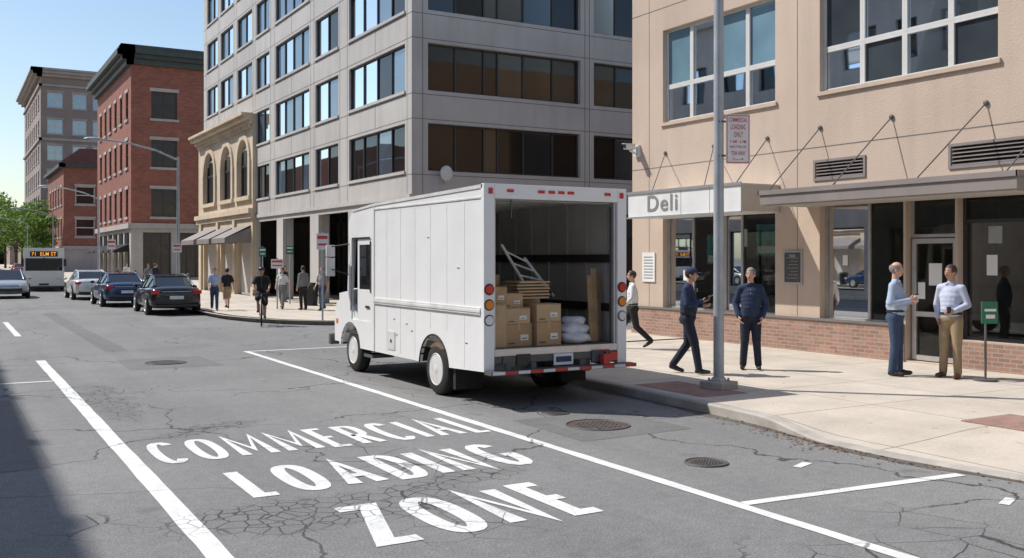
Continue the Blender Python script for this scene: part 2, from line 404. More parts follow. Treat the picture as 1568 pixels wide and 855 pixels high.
mb=MB(); rg=random.Random(11); yy=[-5+.4*i for i in range(58)]
for a,b in zip(yy,yy[1:]):
    mb.poly([(xc(a),a,.003),(xc(b),b,.003),(xc(b)-.13-.05*math.sin(b*2.1)-.03*math.sin(b*5.3),b,.003),(xc(a)-.13-.05*math.sin(a*2.1)-.03*math.sin(a*5.3),a,.003)])
mb.obj('gutter_dirt',[GUT],sw)
e=empty('leaf_litter'); mb=MB()
for i in range(420):
    y=rg.uniform(3,17.5) if i%3 else rg.gauss(7.8,.6); x=xc(y)-abs(rg.gauss(0,.16))-.02; s=rg.uniform(.008,.028); a=rg.uniform(0,6.28); z=.006
    mb.poly([(x+s*math.cos(a+k*1.57),y+s*.7*math.sin(a+k*1.57),z+.012*(k%2)*rg.random()) for k in range(4)])
for i in range(120):
    x=rg.uniform(8.9,15.2); y=rg.uniform(4,17); z=zs(y,x-xc(y))+.006; s=rg.uniform(.006,.02); a=rg.uniform(0,6.28)
    mb.poly([(x+s*math.cos(a+k*1.57),y+s*.7*math.sin(a+k*1.57),z) for k in range(4)])
mb.obj('leaves',[DRY],e,weld=False)
mb=MB(); mb.poly([(9.0,10.35,.134),(9.85,10.35,.134),(9.85,11.9,.134),(9.0,11.9,.134)])
mb.obj('brick_paver_strip',[PAVER],sw)
mb=MB(); mb.box(10.35,11.3,6.55,7.35,.10,.137); mb.obj('tactile_paving',[PAVER],sw)
sf=empty('sidewalk'); 
fp=[(60,27.6),(13,27.8),(11.2,28.1),(10.0,28.7),(9.1,29.8),(8.5,31.3),(8.15,33),(8.05,35),(8.05,60),(8.05,600)]
mb=MB(); mb.poly([(x+.15*(1 if x<12 else 0),y+.15*(1 if y<34 else 0),.13) for x,y in fp]+[(60,600,.13)])
mb.obj('paving',[SIDEW],sf); curb(fp,lambda x,y:.13,sf,w=-.18)
sl=empty('sidewalk'); mb=MB(); mb.box(-14,-8,-30,600,-.01,.13); mb.obj('paving',[SIDEW],sl)
rm=empty('road_markings'); Z=.005
mb=MB()
def strip(x0,y0,x1,y1,w):
    a=V((x0,y0));b=V((x1,y1));d=(b-a).normalized();n=V((-d.y,d.x))
    L_=(b-a).length; k=max(1,int(L_/.35)); rr=random.Random(int(x0*100+y0*7))
    js=[(w/2+rr.uniform(-.006,.006),w/2+rr.uniform(-.006,.006)) for _ in range(k+1)]
    for i in range(k):
        p=a+d*L_*i/k; q=a+d*L_*(i+1)/k
        mb.poly([(*(p-n*js[i][0]),Z),(*(q-n*js[i+1][0]),Z),(*(q+n*js[i+1][1]),Z),(*(p+n*js[i][1]),Z)])
strip(1.62,4,1.62,21.6,.17); strip(5.68,2,5.68,21.5,.13); strip(5.75,6.1,8.30,5.9,.11); strip(5.75,21.43,8.5,21.43,.12)
strip(-2,17.9,1.53,17.9,.11); strip(1.62,28.5,1.62,35,.15); strip(1.62,45,1.62,51,.15); strip(1.62,60,1.62,66,.15); strip(1.62,80,1.62,86,.15)
strip(7.2,6.9,7.45,7.0,.09); strip(7.6,5.0,7.85,5.1,.09)
mb.obj('lane_lines',[PAINT],rm)
road_word('COMMERCIAL',1.85,5.62,10.12,11.35,.105,.085,Z,rm)
road_word('LOADING',2.27,5.17,8.33,9.5,.135,.10,Z,rm)
road_word('ZONE',2.66,4.68,6.48,7.66,.155,.12,Z,rm)
for (x,y,r) in ((6.9,9.85,.37),(6.57,7.5,.2),(3.7,19.9,.36),(6.95,10.9,.17)):
    e=empty('manhole_cover'); mb=MB()
    mb.cyl((x,y,-.01),(x,y,.008),r,n=32); mb.obj('cover',[IRON],e)
    mb=MB(); mb.torus((x,y,.006),(0,0,1),r*1.05,.012,32,6)
    for i in range(-4,5):
        for j in range(-4,5):
            if i*i+j*j<14: mb.box(x+i*r*.2-.02*r/.37,x+i*r*.2+.02*r/.37,y+j*r*.2-.02*r/.37,y+j*r*.2+.02*r/.37,.004,.014)
    mb.obj('rim',[DSTEEL],e)
# ------------------------------------------------------------------ facades
class Fac:
    def __init__(s,mb,O,U,Nn): s.mb=mb;s.O=V(O);s.U=V(U);s.N=V(Nn)
    def P(s,u,z,w): return s.O+s.U*u+s.N*w+V((0,0,z))
    def box(s,u0,u1,z0,z1,w0,w1,mi): s.mb.box(u0,u1,w0,w1,z0,z1,mi,lambda a,b,c:s.P(a,c,b))
    def wall(s,u0,u1,z0,z1,ops,mi,depth=.2):
        us=sorted(set([u0,u1]+[x for o in ops for x in o[:2] if u0<x<u1])); zz=sorted(set([z0,z1]+[x for o in ops for x in o[2:4] if z0<x<z1]))
        for a,b in zip(us,us[1:]):
            for c,d in zip(zz,zz[1:]):
                mu=(a+b)/2;mz=(c+d)/2
                if any(o[0]<mu<o[1] and o[2]<mz<o[3] for o in ops): continue
                s.mb.poly([s.P(a,c,0),s.P(b,c,0),s.P(b,d,0),s.P(a,d,0)],mi)
        for o in ops:
            a,b,c,d=o[:4]
            for q in (((a,c),(b,c)),((b,c),(b,d)),((b,d),(a,d)),((a,d),(a,c))):
                (p,r),(x,y)=q; s.mb.poly([s.P(p,r,0),s.P(x,y,0),s.P(x,y,-depth),s.P(p,r,-depth)],mi)
    def win(s,a,b,c,d,nu,zf,depth,fm,gms,fw=.06,off=0):
        zz=[c]+[c+(d-c)*f for f in zf]+[d]; us=[a+(b-a)*i/nu for i in range(nu+1)] if isinstance(nu,int) else [a]+list(nu)+[b]
        for p,q in zip(us,us[1:]):
            for r,t in zip(zz,zz[1:]):
                g=random.choice(gms) if isinstance(gms,list) else gms
                j=[random.uniform(-.003,.003) for _ in range(3)]
                s.mb.poly([s.P(p,r,-depth+j[0]),s.P(q,r,-depth+j[1]),s.P(q,t,-depth+j[2]),s.P(p,t,-depth+j[0]+j[2]-j[1])],g)
        for i,u in enumerate(us):
            lo=u if i==0 else u-fw/2; hi=u+fw if i==0 else (u if i==len(us)-1 else u+fw/2)
            if i==len(us)-1: lo=u-fw
            s.box(lo,hi,c,d,-depth+.008,-depth+.05,fm)
        for i,z in enumerate(zz):
            lo=z if i==0 else z-fw/2; hi=z+fw if i==0 else z+fw/2
            if i==len(zz)-1: lo=z-fw;hi=z
            s.box(a+.002,b-.002,lo,hi,-depth+.01,-depth+.047,fm)
# --- office tower
ot=empty('office_building'); M=[CONC,CONCD,FRAMED,GL_SKY,GL_DK,GL_BR,GL_BR2,ALU]
mb=MB(); F=Fac(mb,(13.5,0,0),(0,1,0),(-1,0,0))
bays=[(30.66,36.0,4),(37.2,40.0,2),(40.8,45.8,4),(46.8,49.1,2),(49.9,52.8,2),(53.7,56.5,2),(57.2,59.8,2)]
rows=[(5.0+2.72*i,6.62+2.72*i) for i in range(7)]; H=24.5
arc_op=[(31.2,35.1,.13,3.85),(36.1,39.6,.13,3.85),(40.7,44.6,.13,3.85),(45.6,48.9,.13,3.85)]
ops=[(a,b,c,d) for a,b,n in bays for c,d in rows]
F.wall(30.1,60.7,.13,H,ops+arc_op,0,.16)
for a,b,n in bays:
    for i,(c,d) in enumerate(rows):
        F.win(a,b,c,d,n,[],.13,2,[3,3,3,3,4] if i else [4,4,3],.06)
        F.box(a-.05,b+.05,c-.10,c,-.02,.06,0)
for c,d in rows:
    for z in (c-.14,d+.12):F.box(30.1,60.7,z-.012,z+.012,0,.004,1)
for a,b,n in bays:
    for u in (a-.18,b+.18): F.box(u-.012,u+.012,4.2,H,.0,.005,1)
    for c,d in rows:
        for k in range(1,n): 
            if n>2 and k==2: F.box(a+(b-a)*k/n-.01,a+(b-a)*k/n+.01,d+.13,d+.96,0,.006,1)
F.box(30.1,49,4.05,4.2,-.0,.08,0)
for a,b,c,d in arc_op:
    F.box(a-.4,b+.4,.13,3.85,-4.2,-4.0,4)
    for k in range(1,4): F.box(a+(b-a)*k/4-.04,a+(b-a)*k/4+.04,.13,3.84,-4.0,-3.9,2)
for u in (35.6,40.15,45.1): F.box(u-.49,u+.49,.13,3.85,-.5,-.17,0)
F.box(30.3,49.2,3.86,3.95,-4.2,-.2,4)
F2=Fac(mb,(0,30.1,0),(1,0,0),(0,-1,0))
b2=[(14.1,20.3),(20.9,27.1),(27.7,33.9),(34.5,39.5)]
gr=[(14.3,20.1,.3,3.7),(21.1,26.9,.3,3.7),(27.9,33.7,.3,3.7)]
F2.wall(13.5,40,.13,H,[(a,b,c,d) for a,b in b2 for c,d in rows]+gr,0,.25)
for a,b in b2:
    for c,d in rows:
        w=b-a; F2.win(a,b,c,d,[a+w*.18,a+w*.36,a+w*.45,a+w*.62,a+w*.82],[],.22,2,[5,5,6,4],.06)
for a,b,c,d in gr: F2.win(a,b,c,d,4,[.75],.25,2,[4,5],.08)
for c,d in rows:
    for z in (c-.14,d+.12):F2.box(13.5,40,z-.012,z+.012,0,.004,1)
for a,b in b2:
    for u in (a-.2,b+.2): F2.box(u-.012,u+.012,4.2,H,0,.005,1)
mb.poly([(13.5,30.1,H),(40,30.1,H),(40,60.7,H),(13.5,60.7,H)],0); mb.poly([(40,30.1,0),(40,60.7,0),(40,60.7,H),(40,30.1,H)],0); mb.poly([(13.5,60.7,0),(40,60.7,0),(40,60.7,H),(13.5,60.7,H)],0)
mb.obj('walls_and_windows',M,ot)
mb=MB(); mb.cyl((14.75,30.08,4.6),(14.6,29.75,4.75),.04); mb.ell((14.6,29.7,4.9),(.24,.07,.26)); mb.obj('satellite_dish',[FRAMEW],ot,smooth=True)
# --- limestone arched building
tb=empty('arched_limestone_building'); M=[LIME,FRAMED,GL_DK,CANOPY,GREYST,BLACKP]
mb=MB(); F=Fac(mb,(13.3,0,0),(0,1,0),(-1,0,0)); ops=[(49.7,51.8,5.2,8.15),(53.1,55.4,5.2,8.15),(57.0,59.6,5.2,8.15)]
go=[(49.5,52.1,.13,3.4),(52.9,55.6,.13,3.4),(56.6,59.8,.13,3.4)]
F.wall(49.05,61.2,.13,9.3,ops+go,0,.35)
for a,b,c,d in ops:
    r=(b-a)/2; cu=(a+b)/2; zc=d-r; 
    for sgn in (-1,1):
        pts=[F.P(cu+sgn*r,d,0)]+[F.P(cu+sgn*r*math.sin(t),zc+r*math.cos(t),0) for t in [math.pi/2*i/8 for i in range(9)]]
        mb.poly(pts,0)
    for i in range(16):
        t0=-math.pi/2+math.pi*i/16; t1=t0+math.pi/16
        q=[(cu+(r+e)*math.sin(t),zc+(r+e)*math.cos(t)) for t,e in ((t0,0),(t1,0),(t1,.28),(t0,.28))]
        mb.poly([F.P(u,z,.09) for u,z in q],0); mb.poly([F.P(q[3][0],q[3][1],0),F.P(q[2][0],q[2][1],0),F.P(q[2][0],q[2][1],.09),F.P(q[3][0],q[3][1],.09)],0)
        mb.poly([F.P(q[0][0],q[0][1],-.3),F.P(q[1][0],q[1][1],-.3),F.P(q[1][0],q[1][1],.09),F.P(q[0][0],q[0][1],.09)],0)
    F.win(a,b,c,d,2,[.55],.2,1,2,.12)
    F.box(a-.35,a-.02,c,zc,.0,.1,0); F.box(b+.02,b+.35,c,zc,.0,.1,0); F.box(a-.4,b+.4,c-.2,c-.002,0,.15,0)
for a,b,c,d in go:
    F.win(a,b,c,d,3,[.7],.33,1,2,.1)
for z,w,h in ((9.0,.45,.18),(9.18,.6,.14),(8.8,.2,.2),(4.3,.25,.25),(4.05,.12,.25)): F.box(48.95,61.3,z,z+h-.003,0,w,0)
for i in range(28): F.box(49.2+i*.43,49.38+i*.43,8.6,8.798,0,.16,0)
for u in (52.45,56.1,60.3): F.box(u-.22,u+.22,.13,4.04,0,.12,0)
for a,b,c,d in go:
    P=lambda x,p,q: F.P(x,q,p)
    mb.prism([(0,3.7),(1.3,3.05),(1.3,2.8),(1.27,2.8),(1.27,3.03),(0,3.6)],a-.1,b+.1,P,3)
    for u in (a-.1,b+.1): mb.poly([F.P(u,3.7,0),F.P(u,3.05,1.3),F.P(u,2.8,1.3),F.P(u,2.8,0)],3)
mb.poly([(13.3,49.05,.1),(13.5,49.05,.1),(13.5,49.05,9.3),(13.3,49.05,9.3)],0)
mb.box(13.31,30,49.06,61.2,9.27,9.29,0); mb.poly([(13.3,61.2,0),(40,61.2,0),(40,61.2,9.3),(13.3,61.2,9.3)],0)
mb.obj('walls_and_windows',M,tb)
def generic(name,x0,x1,y0,y1,zt,wallm,rows,leftw,rightw,fr,gl,cornice,cm,base=None,bm=None,sill=None,nl=1,shopL=None,shopR=None,dep=.18):
    e=empty(name); mb=MB(); M=[wallm,fr,gl,cm,bm or wallm,sill or fr]
    for F,u0,u1,cols,shop in ((Fac(mb,(x0,0,0),(0,1,0),(-1,0,0)),y0,y1,leftw,shopL),(Fac(mb,(0,y0,0),(1,0,0),(0,-1,0)),x0,x1,rightw,shopR)):
        zb=base or .13
        F.wall(u0,u1,zb,zt,[(a,b,c,d) for a,b in cols for c,d in rows],0,.25)
        for a,b in cols:
            for c,d in rows:
                F.win(a,b,c,d,nl,[.5],dep,1,2,.12); F.box(a-.15,b+.15,c-.22,c-.01,0,.12,5); F.box(a-.15,b+.15,d+.01,d+.3,0,.07,5)
        if base:
            so=shop or []
            F.wall(u0,u1,.13,base,so,4,.4)
            for a,b,c,d in so: F.win(a,b,c,d,3,[.72],.35,1,2,.14)
            F.box(u0-.1,u1,base-.35,base+.1,0,.25,4)
        for (z,w,h) in cornice: F.box(u0-w,u1+.3,z,z+h-.01,-.2,w,3)
    mb.poly([(x0,y0,zt),(x1,y0,zt),(x1,y1,zt),(x0,y1,zt)],0)
    mb.poly([(x0,y1,0),(x1,y1,0),(x1,y1,zt),(x0,y1,zt)],0); mb.poly([(x1,y0,0),(x1,y1,0),(x1,y1,zt),(x1,y0,zt)],0)
    mb.obj('walls_and_windows',M,e); return e
lw=[(92.5+3.4*i,93.9+3.4*i) for i in range(6)]
e=generic('red_brick_building',14,32,91,113,19.9,BRICKR,[(5.7,8.15),(10.1,12.5),(14.4,16.8)],lw,[(15.7,17.9),(20.6,22.8),(25.5,28)],FRAMED,GL_DK,
 [(19.0,.35,.5),(19.5,.7,.35),(19.85,1.1,.4),(20.25,.95,.35)],CORN,5.0,GREYST,GREYST,2,
 [(92+3.4*i,94.7+3.4*i,.3,4.3) for i in range(6)],[(15.0,17.4,.3,4.3),(18.0,20.4,.3,4.3),(21,23.5,.3,4.3),(24.3,28,.3,4.3)])
mb=MB()
for i in range(6):
    mb.prism([(0,3.3),(1.3,2.7),(1.3,2.5),(0,2.6)],92+3.4*i,94.7+3.4*i,lambda a,p,q:(14-p,a,q),0)
mb.obj('awnings',[CBLACK],e)
e=generic('small_brick_building',14,26,148,172,15.0,BRICKR,[(5,7.5),(9.5,12)],[(150+4*i,152+4*i) for i in range(5)],[(15.5,18),(20,22.5)],FRAMEW,GL_DK,[(14.6,.6,.5)],CORN,3.6,GREYST,GREYST,1)
mb=MB(); mb.prism([(13.4,15.1),(26,15.1),(24,17.2),(16,17.2)],147.4,172.5,lambda a,p,q:(p,a,q),0); mb.obj('hip_roof',[ROOFR],e)
generic('grey_stone_tower',14,24.5,186,226,34,GREYBR,[(6+4.3*i,8.6+4.3*i) for i in range(4)]+[(23.5,26),(28,30.6)],[(189+5*i,191.5+5*i) for i in range(7)],[(15,17.5),(19,21.3),(22.3,24)],FRAMEW,GL_SKY,
 [(33.2,.6,.5),(33.7,1.2,.5),(34.2,1.6,.35),(31.6,.3,.35),(22.3,.3,.4)],GREYST,4.6,GREYST,GREYST,2)
e=empty('distant_building'); mb=MB()
for (x,y,w,d,h) in ((30,262,14,20,24),(16,262,10,20,10),(15,300,16,20,8),(40,130,20,16,16),(18,420,60,30,14)):
    mb.box(x,x+w,y,y+d,0,h,0)
    for i in range(int(w/3)):
        for k in range(1,int(h/3.5)): mb.box(x+1+i*3,x+2.4+i*3,y-.05,y,k*3.5,k*3.5+1.8,1)
mb.obj('walls',[GREYBR,GL_DK],e)
e=empty('opposite_office_block'); mb=MB(); F=Fac(mb,(-9,0,0),(0,1,0),(1,0,0)); 
rr=[(4.8+3.4*i,6.8+3.4*i) for i in range(3)]; oo=[(9.5+3*i,11.3+3*i,c,d) for i in range(24) for c,d in rr]+[(9.5+6*i,14+6*i,.4,3.6) for i in range(12)]
F.wall(8,82,.13,16.3,oo,0,.25)
for a,b,c,d in oo: F.win(a,b,c,d,2,[],.22,1,2,.08)
mb.box(-26,-9.3,8,82,0,16.2,0)
for y in (18.2,22.0,26,30,40): mb.box(-9.5,-9.05,y,y+.4,16.2,17.0,0)
F.box(8,82,15.9,16.3,0,.3,0)
mb.obj('walls_and_windows',[GREYST,FRAMED,GL_DK],e)
e=empty('opposite_brick_block'); mb=MB(); mb.box(-26,-9,-30,-2,0,13,0); mb.box(-26,-9,88,300,0,13,0)
for i in range(40):
    for z in (4.5,8): mb.box(-9,-8.95,90+5*i,92+5*i,z,z+2,1)
mb.obj('walls',[BRICKR,GL_DK],e)
# --- deli building
db=empty('deli_building'); M=[STUCCO,BRICKB,FRAMEW,GL_DECK,GL_DECK2,CLEAR,FRAMED,CANOPY,INTW,INTF,BLACKP,LABEL,ALU,CONCD]
mb=MB(); F=Fac(mb,(15.3,0,0),(0,1,0),(-1,0,0))
up=[(15.28,19.06,5.37,7.65),(10.17,14.05,5.4,7.7),(4.5,8.7,5.4,7.7)]
lo=[(15.28,19.06,.8,3.2),(12.05,14.05,.8,3.2),(10.98,12.0,.16,3.2),(9.0,10.93,.62,3.2),(6.9,8.9,.62,3.2),(4,6.5,.62,3.2)]
vents=[(12.95,14.15,3.66,3.98),(8.6,11.05,3.66,4.0)]
F.wall(-6,20.3,.13,11,up+lo+vents,0,.28)
mb.poly([(15.3,20.3,0),(40,20.3,0),(40,20.3,11),(15.3,20.3,11)],0); mb.poly([(15.3,-6,11),(40,-6,11),(40,20.3,11),(15.3,20.3,11)],0)
mb.poly([(15.3,-6,0),(40,-6,0),(40,-6,11),(15.3,-6,11)],0)
for a,b,c,d in up:
    w=b-a
    for i in range(4):
        F.win(a+w*i/4+.001,a+w*(i+1)/4-.001,c,6.25,1,[],.16,2,4,.055)
        F.win(a+w*i/4+.001,a+w*(i+1)/4-.001,6.252,d,1,[],.16,2,3 if a>15 else 4,.055)
    F.box(a-.06,b+.06,c-.08,c-.002,-.1,.05,0)
for a,b,c,d in vents:
    F.box(a,b,c,d,-.27,-.26,10)
    for k in range(5): 
        z=c+(d-c)*(k+.5)/5; mb.prism([(-.12,z+.02),(.02,z-.03),(.02,z-.015),(-.12,z+.035)],a+.02,b-.02,lambda x,p,q:F.P(x,q,p),7)
    for q in ((a-.05,a,c,d),(b,b+.05,c,d)): F.box(q[0],q[1],q[2],q[3],0,.025,7)
    F.box(a-.05,b+.05,d,d+.05,0,.027,7); F.box(a-.05,b+.05,c-.05,c,0,.027,7)
F.win(15.28,19.06,.8,3.2,[16.45,17.0,18.1],[],.2,12,5,.06)
F.win(12.05,14.05,.8,3.2,[12.95],[],.2,12,5,.06)
F.win(9.0,10.93,.62,3.2,1,[.8],.2,6,5,.06); F.win(6.9,8.9,.62,3.2,1,[.8],.2,6,5,.06); F.win(4,6.5,.62,3.2,2,[.8],.2,6,5,.06)
F.win(10.98,12.0,2.42,3.2,1,[],.2,12,5,.06)
F.win(11.02,11.96,.18,2.4,1,[.38],.17,12,5,.09)
F.box(11.06,11.10,1.0,1.5,-.1,-.06,12)
F.box(11.35,11.62,1.55,1.95,-.155,-.15,11); F.box(11.7,11.85,1.3,1.6,-.155,-.15,11); F.box(10.3,10.5,1.75,2.1,-.185,-.18,11)
F.box(13.5,13.62,1.9,2.1,-.185,-.18,11); F.box(18.3,18.5,1.5,1.75,-.185,-.18,11)
for a,b in ((12.02,20.3),(-6,10.96)): F.box(a,b,.13,.60,.0,.035,1)
F.box(12.02,20.3,.602,.78,0,.034,1); F.box(12.02,20.3,.782,.83,0,.06,13)
for u in (14.65,19.6): F.box(u-.008,u+.008,.84,11,0,.003,13)
F.box(-6,20.3,4.28,4.30,0,.003,13); F.box(-6,20.3,8.2,8.22,0,.003,13)
mb.box(15.6,22,3,20,.12,.15,9); mb.box(21.9,22,3,20,.15,3.5,8); mb.box(15.6,22,3,20,3.4,3.5,8); mb.box(15.6,22,14.6,14.75,.15,3.4,8)
mb.box(16.5,17.3,15.2,18.6,.15,1.15,8); mb.box(19,19.6,15.2,19.5,.15,2.3,7); mb.box(18,19.2,9.5,10.2,.15,.95,7); mb.box(18.2,19,12.4,13.4,.15,.9,8); mb.box(19.5,20.3,6.5,9,.15,2.1,8)
mb.obj('walls_and_windows',M,db)
mb=MB()
for (y,z,w,h,mi) in ((15.6,2.1,.7,.7,0),(16.6,2.3,.3,.4,2),(17.5,1.9,.45,.7,0),(13.3,1.9,.4,.35,1),(9.7,1.9,.3,.5,0),(10.4,2.3,.25,.3,2)):
    mb.box(15.75,15.77,y,y+w,z,z+h,mi)
    mb.box(15.745,15.75,y+.05,y+w-.05,z+.05,z+h*.3,2)
for i in range(48):
    mb.box(18.9,18.99,15.3+.17*(i%24),15.42+.17*(i%24),.4+.45*(i%4),.68+.45*((i%4)),i%4)
mb.obj('window_displays',[TEAL,POSTD,LABEL,CARD],db)
mb=MB(); F=Fac(mb,(15.3,0,0),(0,1,0),(-1,0,0))
F.box(14.5,15.02,1.5,2.2,0,.03,0); F.box(14.54,14.98,1.54,2.16,.03,.035,1)
for k in range(7): F.box(14.6,14.92-.05*(k%3),1.62+k*.07,1.635+k*.07,.035,.038,2)
F.box(14.68,14.84,2.06,2.12,.035,.039,2)
mb.obj('menu_board',[ALU,POSTD,TXTGREY],db)
mb=MB(); F=Fac(mb,(15.3,0,0),(0,1,0),(-1,0,0)); F.box(19.35,19.85,1.45,2.18,0,.03,0)
for k in range(8): F.box(19.42,19.78,1.53+k*.075,1.555+k*.075,.03,.033,1)
mb.obj('notice_board',[LABEL,TXTGREY],db)
ds=empty('deli_sign'); mb=MB(); mb.box(14.2,15.29,15.15,19.0,3.0,3.6,0); mb.box(14.22,15.28,15.14,15.149,3.02,3.58,1); mb.box(14.17,14.199,15.12,19.03,3.56,3.62,2); mb.box(14.17,14.199,15.12,19.03,2.98,3.02,2)
for y in (16.1,17.05): mb.box(14.197,14.2,y,y+.012,3.02,3.56,2)
mb.obj('sign_box',[SIGNW,SIGNGREY,ALU],ds)
text('deli_lettering','Deli',1.08,.38,MX((14.19,18.25,3.12),(0,-1,0),(0,0,1)),TXTGREY,ds,offset=.014,space=1.12)
mb=MB()
cn=empty('entrance_canopy'); mb.box(14.0,15.29,9.0,14.4,3.1,3.35,0); mb.box(13.97,13.999,8.97,14.43,3.29,3.38,0); mb.box(13.97,15.28,8.96,8.999,3.29,3.38,0); mb.box(13.97,15.28,14.401,14.43,3.29,3.38,0)
mb.box(14.1,15.2,9.1,14.3,3.08,3.099,1); mb.obj('slab',[CANOPY,GREYST],cn)
mb=MB()
for (ya,yb,x) in ((18.95,18.1,14.22),(17.2,16.3,14.22),(15.5,15.3,14.22)):
    mb.cyl((15.29,ya,4.62),(x,yb,3.62),.012,n=6); mb.ell((15.28,ya,4.62),(.03,.05,.05))
mb.obj('support_rods',[DSTEEL],ds)
mb=MB()
for (ya,yb) in ((14.03,14.2),(12.3,12.6),(10.38,10.8),(8.9,9.2)):
    mb.cyl((15.29,ya,4.68),(14.05,yb,3.38),.012,n=6); mb.ell((15.28,ya,4.68),(.03,.05,.05))
mb.obj('support_rods',[DSTEEL],cn)
sc=empty('security_camera'); mb=MB(); mb.box(15.22,15.3,19.95,20.15,4.62,4.92,0); mb.cyl((15.22,20.05,4.7),(15.02,20.05,4.78),.025,n=8,mi=0); mb.box(14.88,15.16,19.99,20.11,4.80,4.93,0); mb.box(14.82,15.18,19.98,20.12,4.931,4.945,0); mb.cyl((14.88,20.05,4.865),(14.85,20.05,4.865),.045,n=14,mi=1); mb.obj('housing',[FRAMEW,BLACKP],sc,bevel=.01)
gs=empty('sandwich_sign_stand'); mb=MB(); mb.cyl((14.05,9.55,.13),(14.05,9.55,1.35),.018,n=8); mb.cyl((14.05,9.55,.13),(14.05,9.55,.16),.18,n=20); mb.obj('post',[DSTEEL],gs)
mb=MB(); mb.rot((14.0,9.45,1.2),(.125,.012,.17),Matrix.Rotation(-.5,3,'Z'),0); mb.rot((13.995,9.43,1.24),(.09,.004,.02),Matrix.Rotation(-.5,3,'Z'),1); mb.rot((13.995,9.43,1.14),(.07,.004,.03),Matrix.Rotation(-.5,3,'Z'),1); mb.obj('panel',[GREEN,LABEL],gs)
# ------------------------------------------------------------------ big pole and loading sign
po=empty('street_pole'); mb=MB(); mb.cyl((9.83,10.95,.2),(9.83,10.95,9),.078,.068,n=20)
mb.obj('post',[STEEL],po,auto=40)
mb=MB(); mb.rot((9.83,10.95,.185),(.2,.2,.055),Matrix.Rotation(.2,3,'Z'),0); mb.cyl((9.83,10.95,.24),(9.83,10.95,.30),.13,.09,16)
for a in range(4): mb.cyl((9.83+.14*math.cos(a*1.57+.98),10.95+.14*math.sin(a*1.57+.98),.23),(9.83+.14*math.cos(a*1.57+.98),10.95+.14*math.sin(a*1.57+.98),.29),.02,n=6)
mb.obj('base_plate',[CURB],po,bevel=.012)
ls=empty('loading_zone_sign'); ax=V((.93,-.36,0)); az=V((0,0,1)); O=V((9.83,10.95,3.43))+ax*.085+V((-.03,-.07,0)); nrm=ax.cross(az)
def PP(u,w,z): return O+ax*u+nrm*w+az*z
mb=MB(); mb.box(0,.37,-.004,.004,0,.72,0,PP)
for q in ((.012,.358,.012,.024),(.012,.358,.696,.708)): mb.box(q[0],q[1],.004,.006,q[2],q[3],1,PP)
for q in ((.012,.022),(.348,.358)): mb.box(q[0],q[1],.004,.006,.024,.696,1,PP)
mb.box(-.11,.05,-.01,-.004,.1,.13,2,PP); mb.box(-.11,.05,-.01,-.004,.6,.63,2,PP)
mb.obj('panel',[LABEL,REDP,DSTEEL],ls,bevel=0)
def st(s,u,z,w,h): text('lettering',s,w,h,MX(PP(u,.0062,z),ax,az),REDP,ls,offset=.012,space=1.1)
st('COMMERCIAL',.04,.61,.29,.065); st('LOADING',.07,.50,.23,.075); st('ONLY',.12,.39,.14,.075); st('9 AM - 6 PM',.06,.30,.25,.045); st('MON THRU FRI',.06,.23,.25,.035); st('TOW AWAY',.08,.12,.22,.065); st('<--->',.1,.05,.17,.04)
def sign(name,x,y,zt,w,h,col,n=(-.35,-.94),extra=None,pole=True):
    e=empty(name); n=V((n[0],n[1],0)).normalized(); u=V((-n.y,n.x,0)); u=-u if u.dot(V((.866,-.5,0)))<0 else u
    mb=MB()
    if pole: mb.cyl((x,y,.1),(x,y,zt+.05),.03,n=8)
    P=lambda a,b,c: V((x,y,0))+u*a+n*b+V((0,0,c))
    mb.box(-w/2,w/2,.035,.045,zt-h,zt,1,P); mb.box(-w/2+.03,w/2-.03,.045,.05,zt-h*.35,zt-h*.15,2,P); mb.box(-w/2+.05,w/2-.05,.045,.05,zt-h*.75,zt-h*.62,2,P)
    mb.obj('post_and_panel',[STEEL,col,extra or REDP],e)
sign('no_parking_sign',10.0,28.95,2.8,.36,.5,SIGNW); sign('traffic_sign',12.4,40.0,2.55,.3,.35,GREEN,extra=SIGNW); sign('traffic_sign',10.8,36.4,2.0,.45,.35,SIGNW)
sign('parking_sign',9.2,46.75,2.7,.4,.4,SIGNW,pole=False); sign('traffic_sign',12.1,43.0,2.5,.3,.4,GREEN,extra=SIGNW); sign('traffic_sign',9.0,66,3.2,.5,.6,SIGNW)
for x,y in ((12.7,38.2),(8.75,50.5)):
    e=empty('trash_bin'); mb=MB(); mb.cyl((x,y,.13),(x,y,.95),.27,.31,16); mb.cyl((x,y,.951),(x,y,1.05),.33,.22,16); mb.cyl((x,y,.5),(x,y,.56),.31,n=16); mb.obj('bin',[BLACKP],e)
for y in (41,54,60):
    e=empty('parking_meter'); mb=MB(); mb.cyl((8.5,y,.13),(8.5,y,1.15),.03,n=8); mb.caps((8.5,y,1.2),(8.5,y,1.35),.09,.08,10); mb.obj('post_and_head',[DSTEEL],e)
def lamp(x,y,h,arm):
    e=empty('street_lamp'); mb=MB(); mb.cyl((x,y,.1),(x,y,h),.10,.055,12); mb.cyl((x,y,.1),(x,y,.5),.16,.14,12)
    pts=[V((x,y,h-.15)),V((x-arm*.3,y,h+.25)),V((x-arm*.65,y,h+.5)),V((x-arm,y,h+.62))]
    for a,b in zip(pts,pts[1:]): mb.caps(a,b,.045,.04,8)
    mb.ell((x-arm-.3,y,h+.6),(.42,.16,.1)); mb.obj('pole_and_arm',[STEEL],e,auto=50)
lamp(9.25,46.8,6.7,3.3); lamp(9.0,72,6.2,3.0); lamp(9.0,105,6.2,3.0); lamp(9.0,140,6.5,3.0)
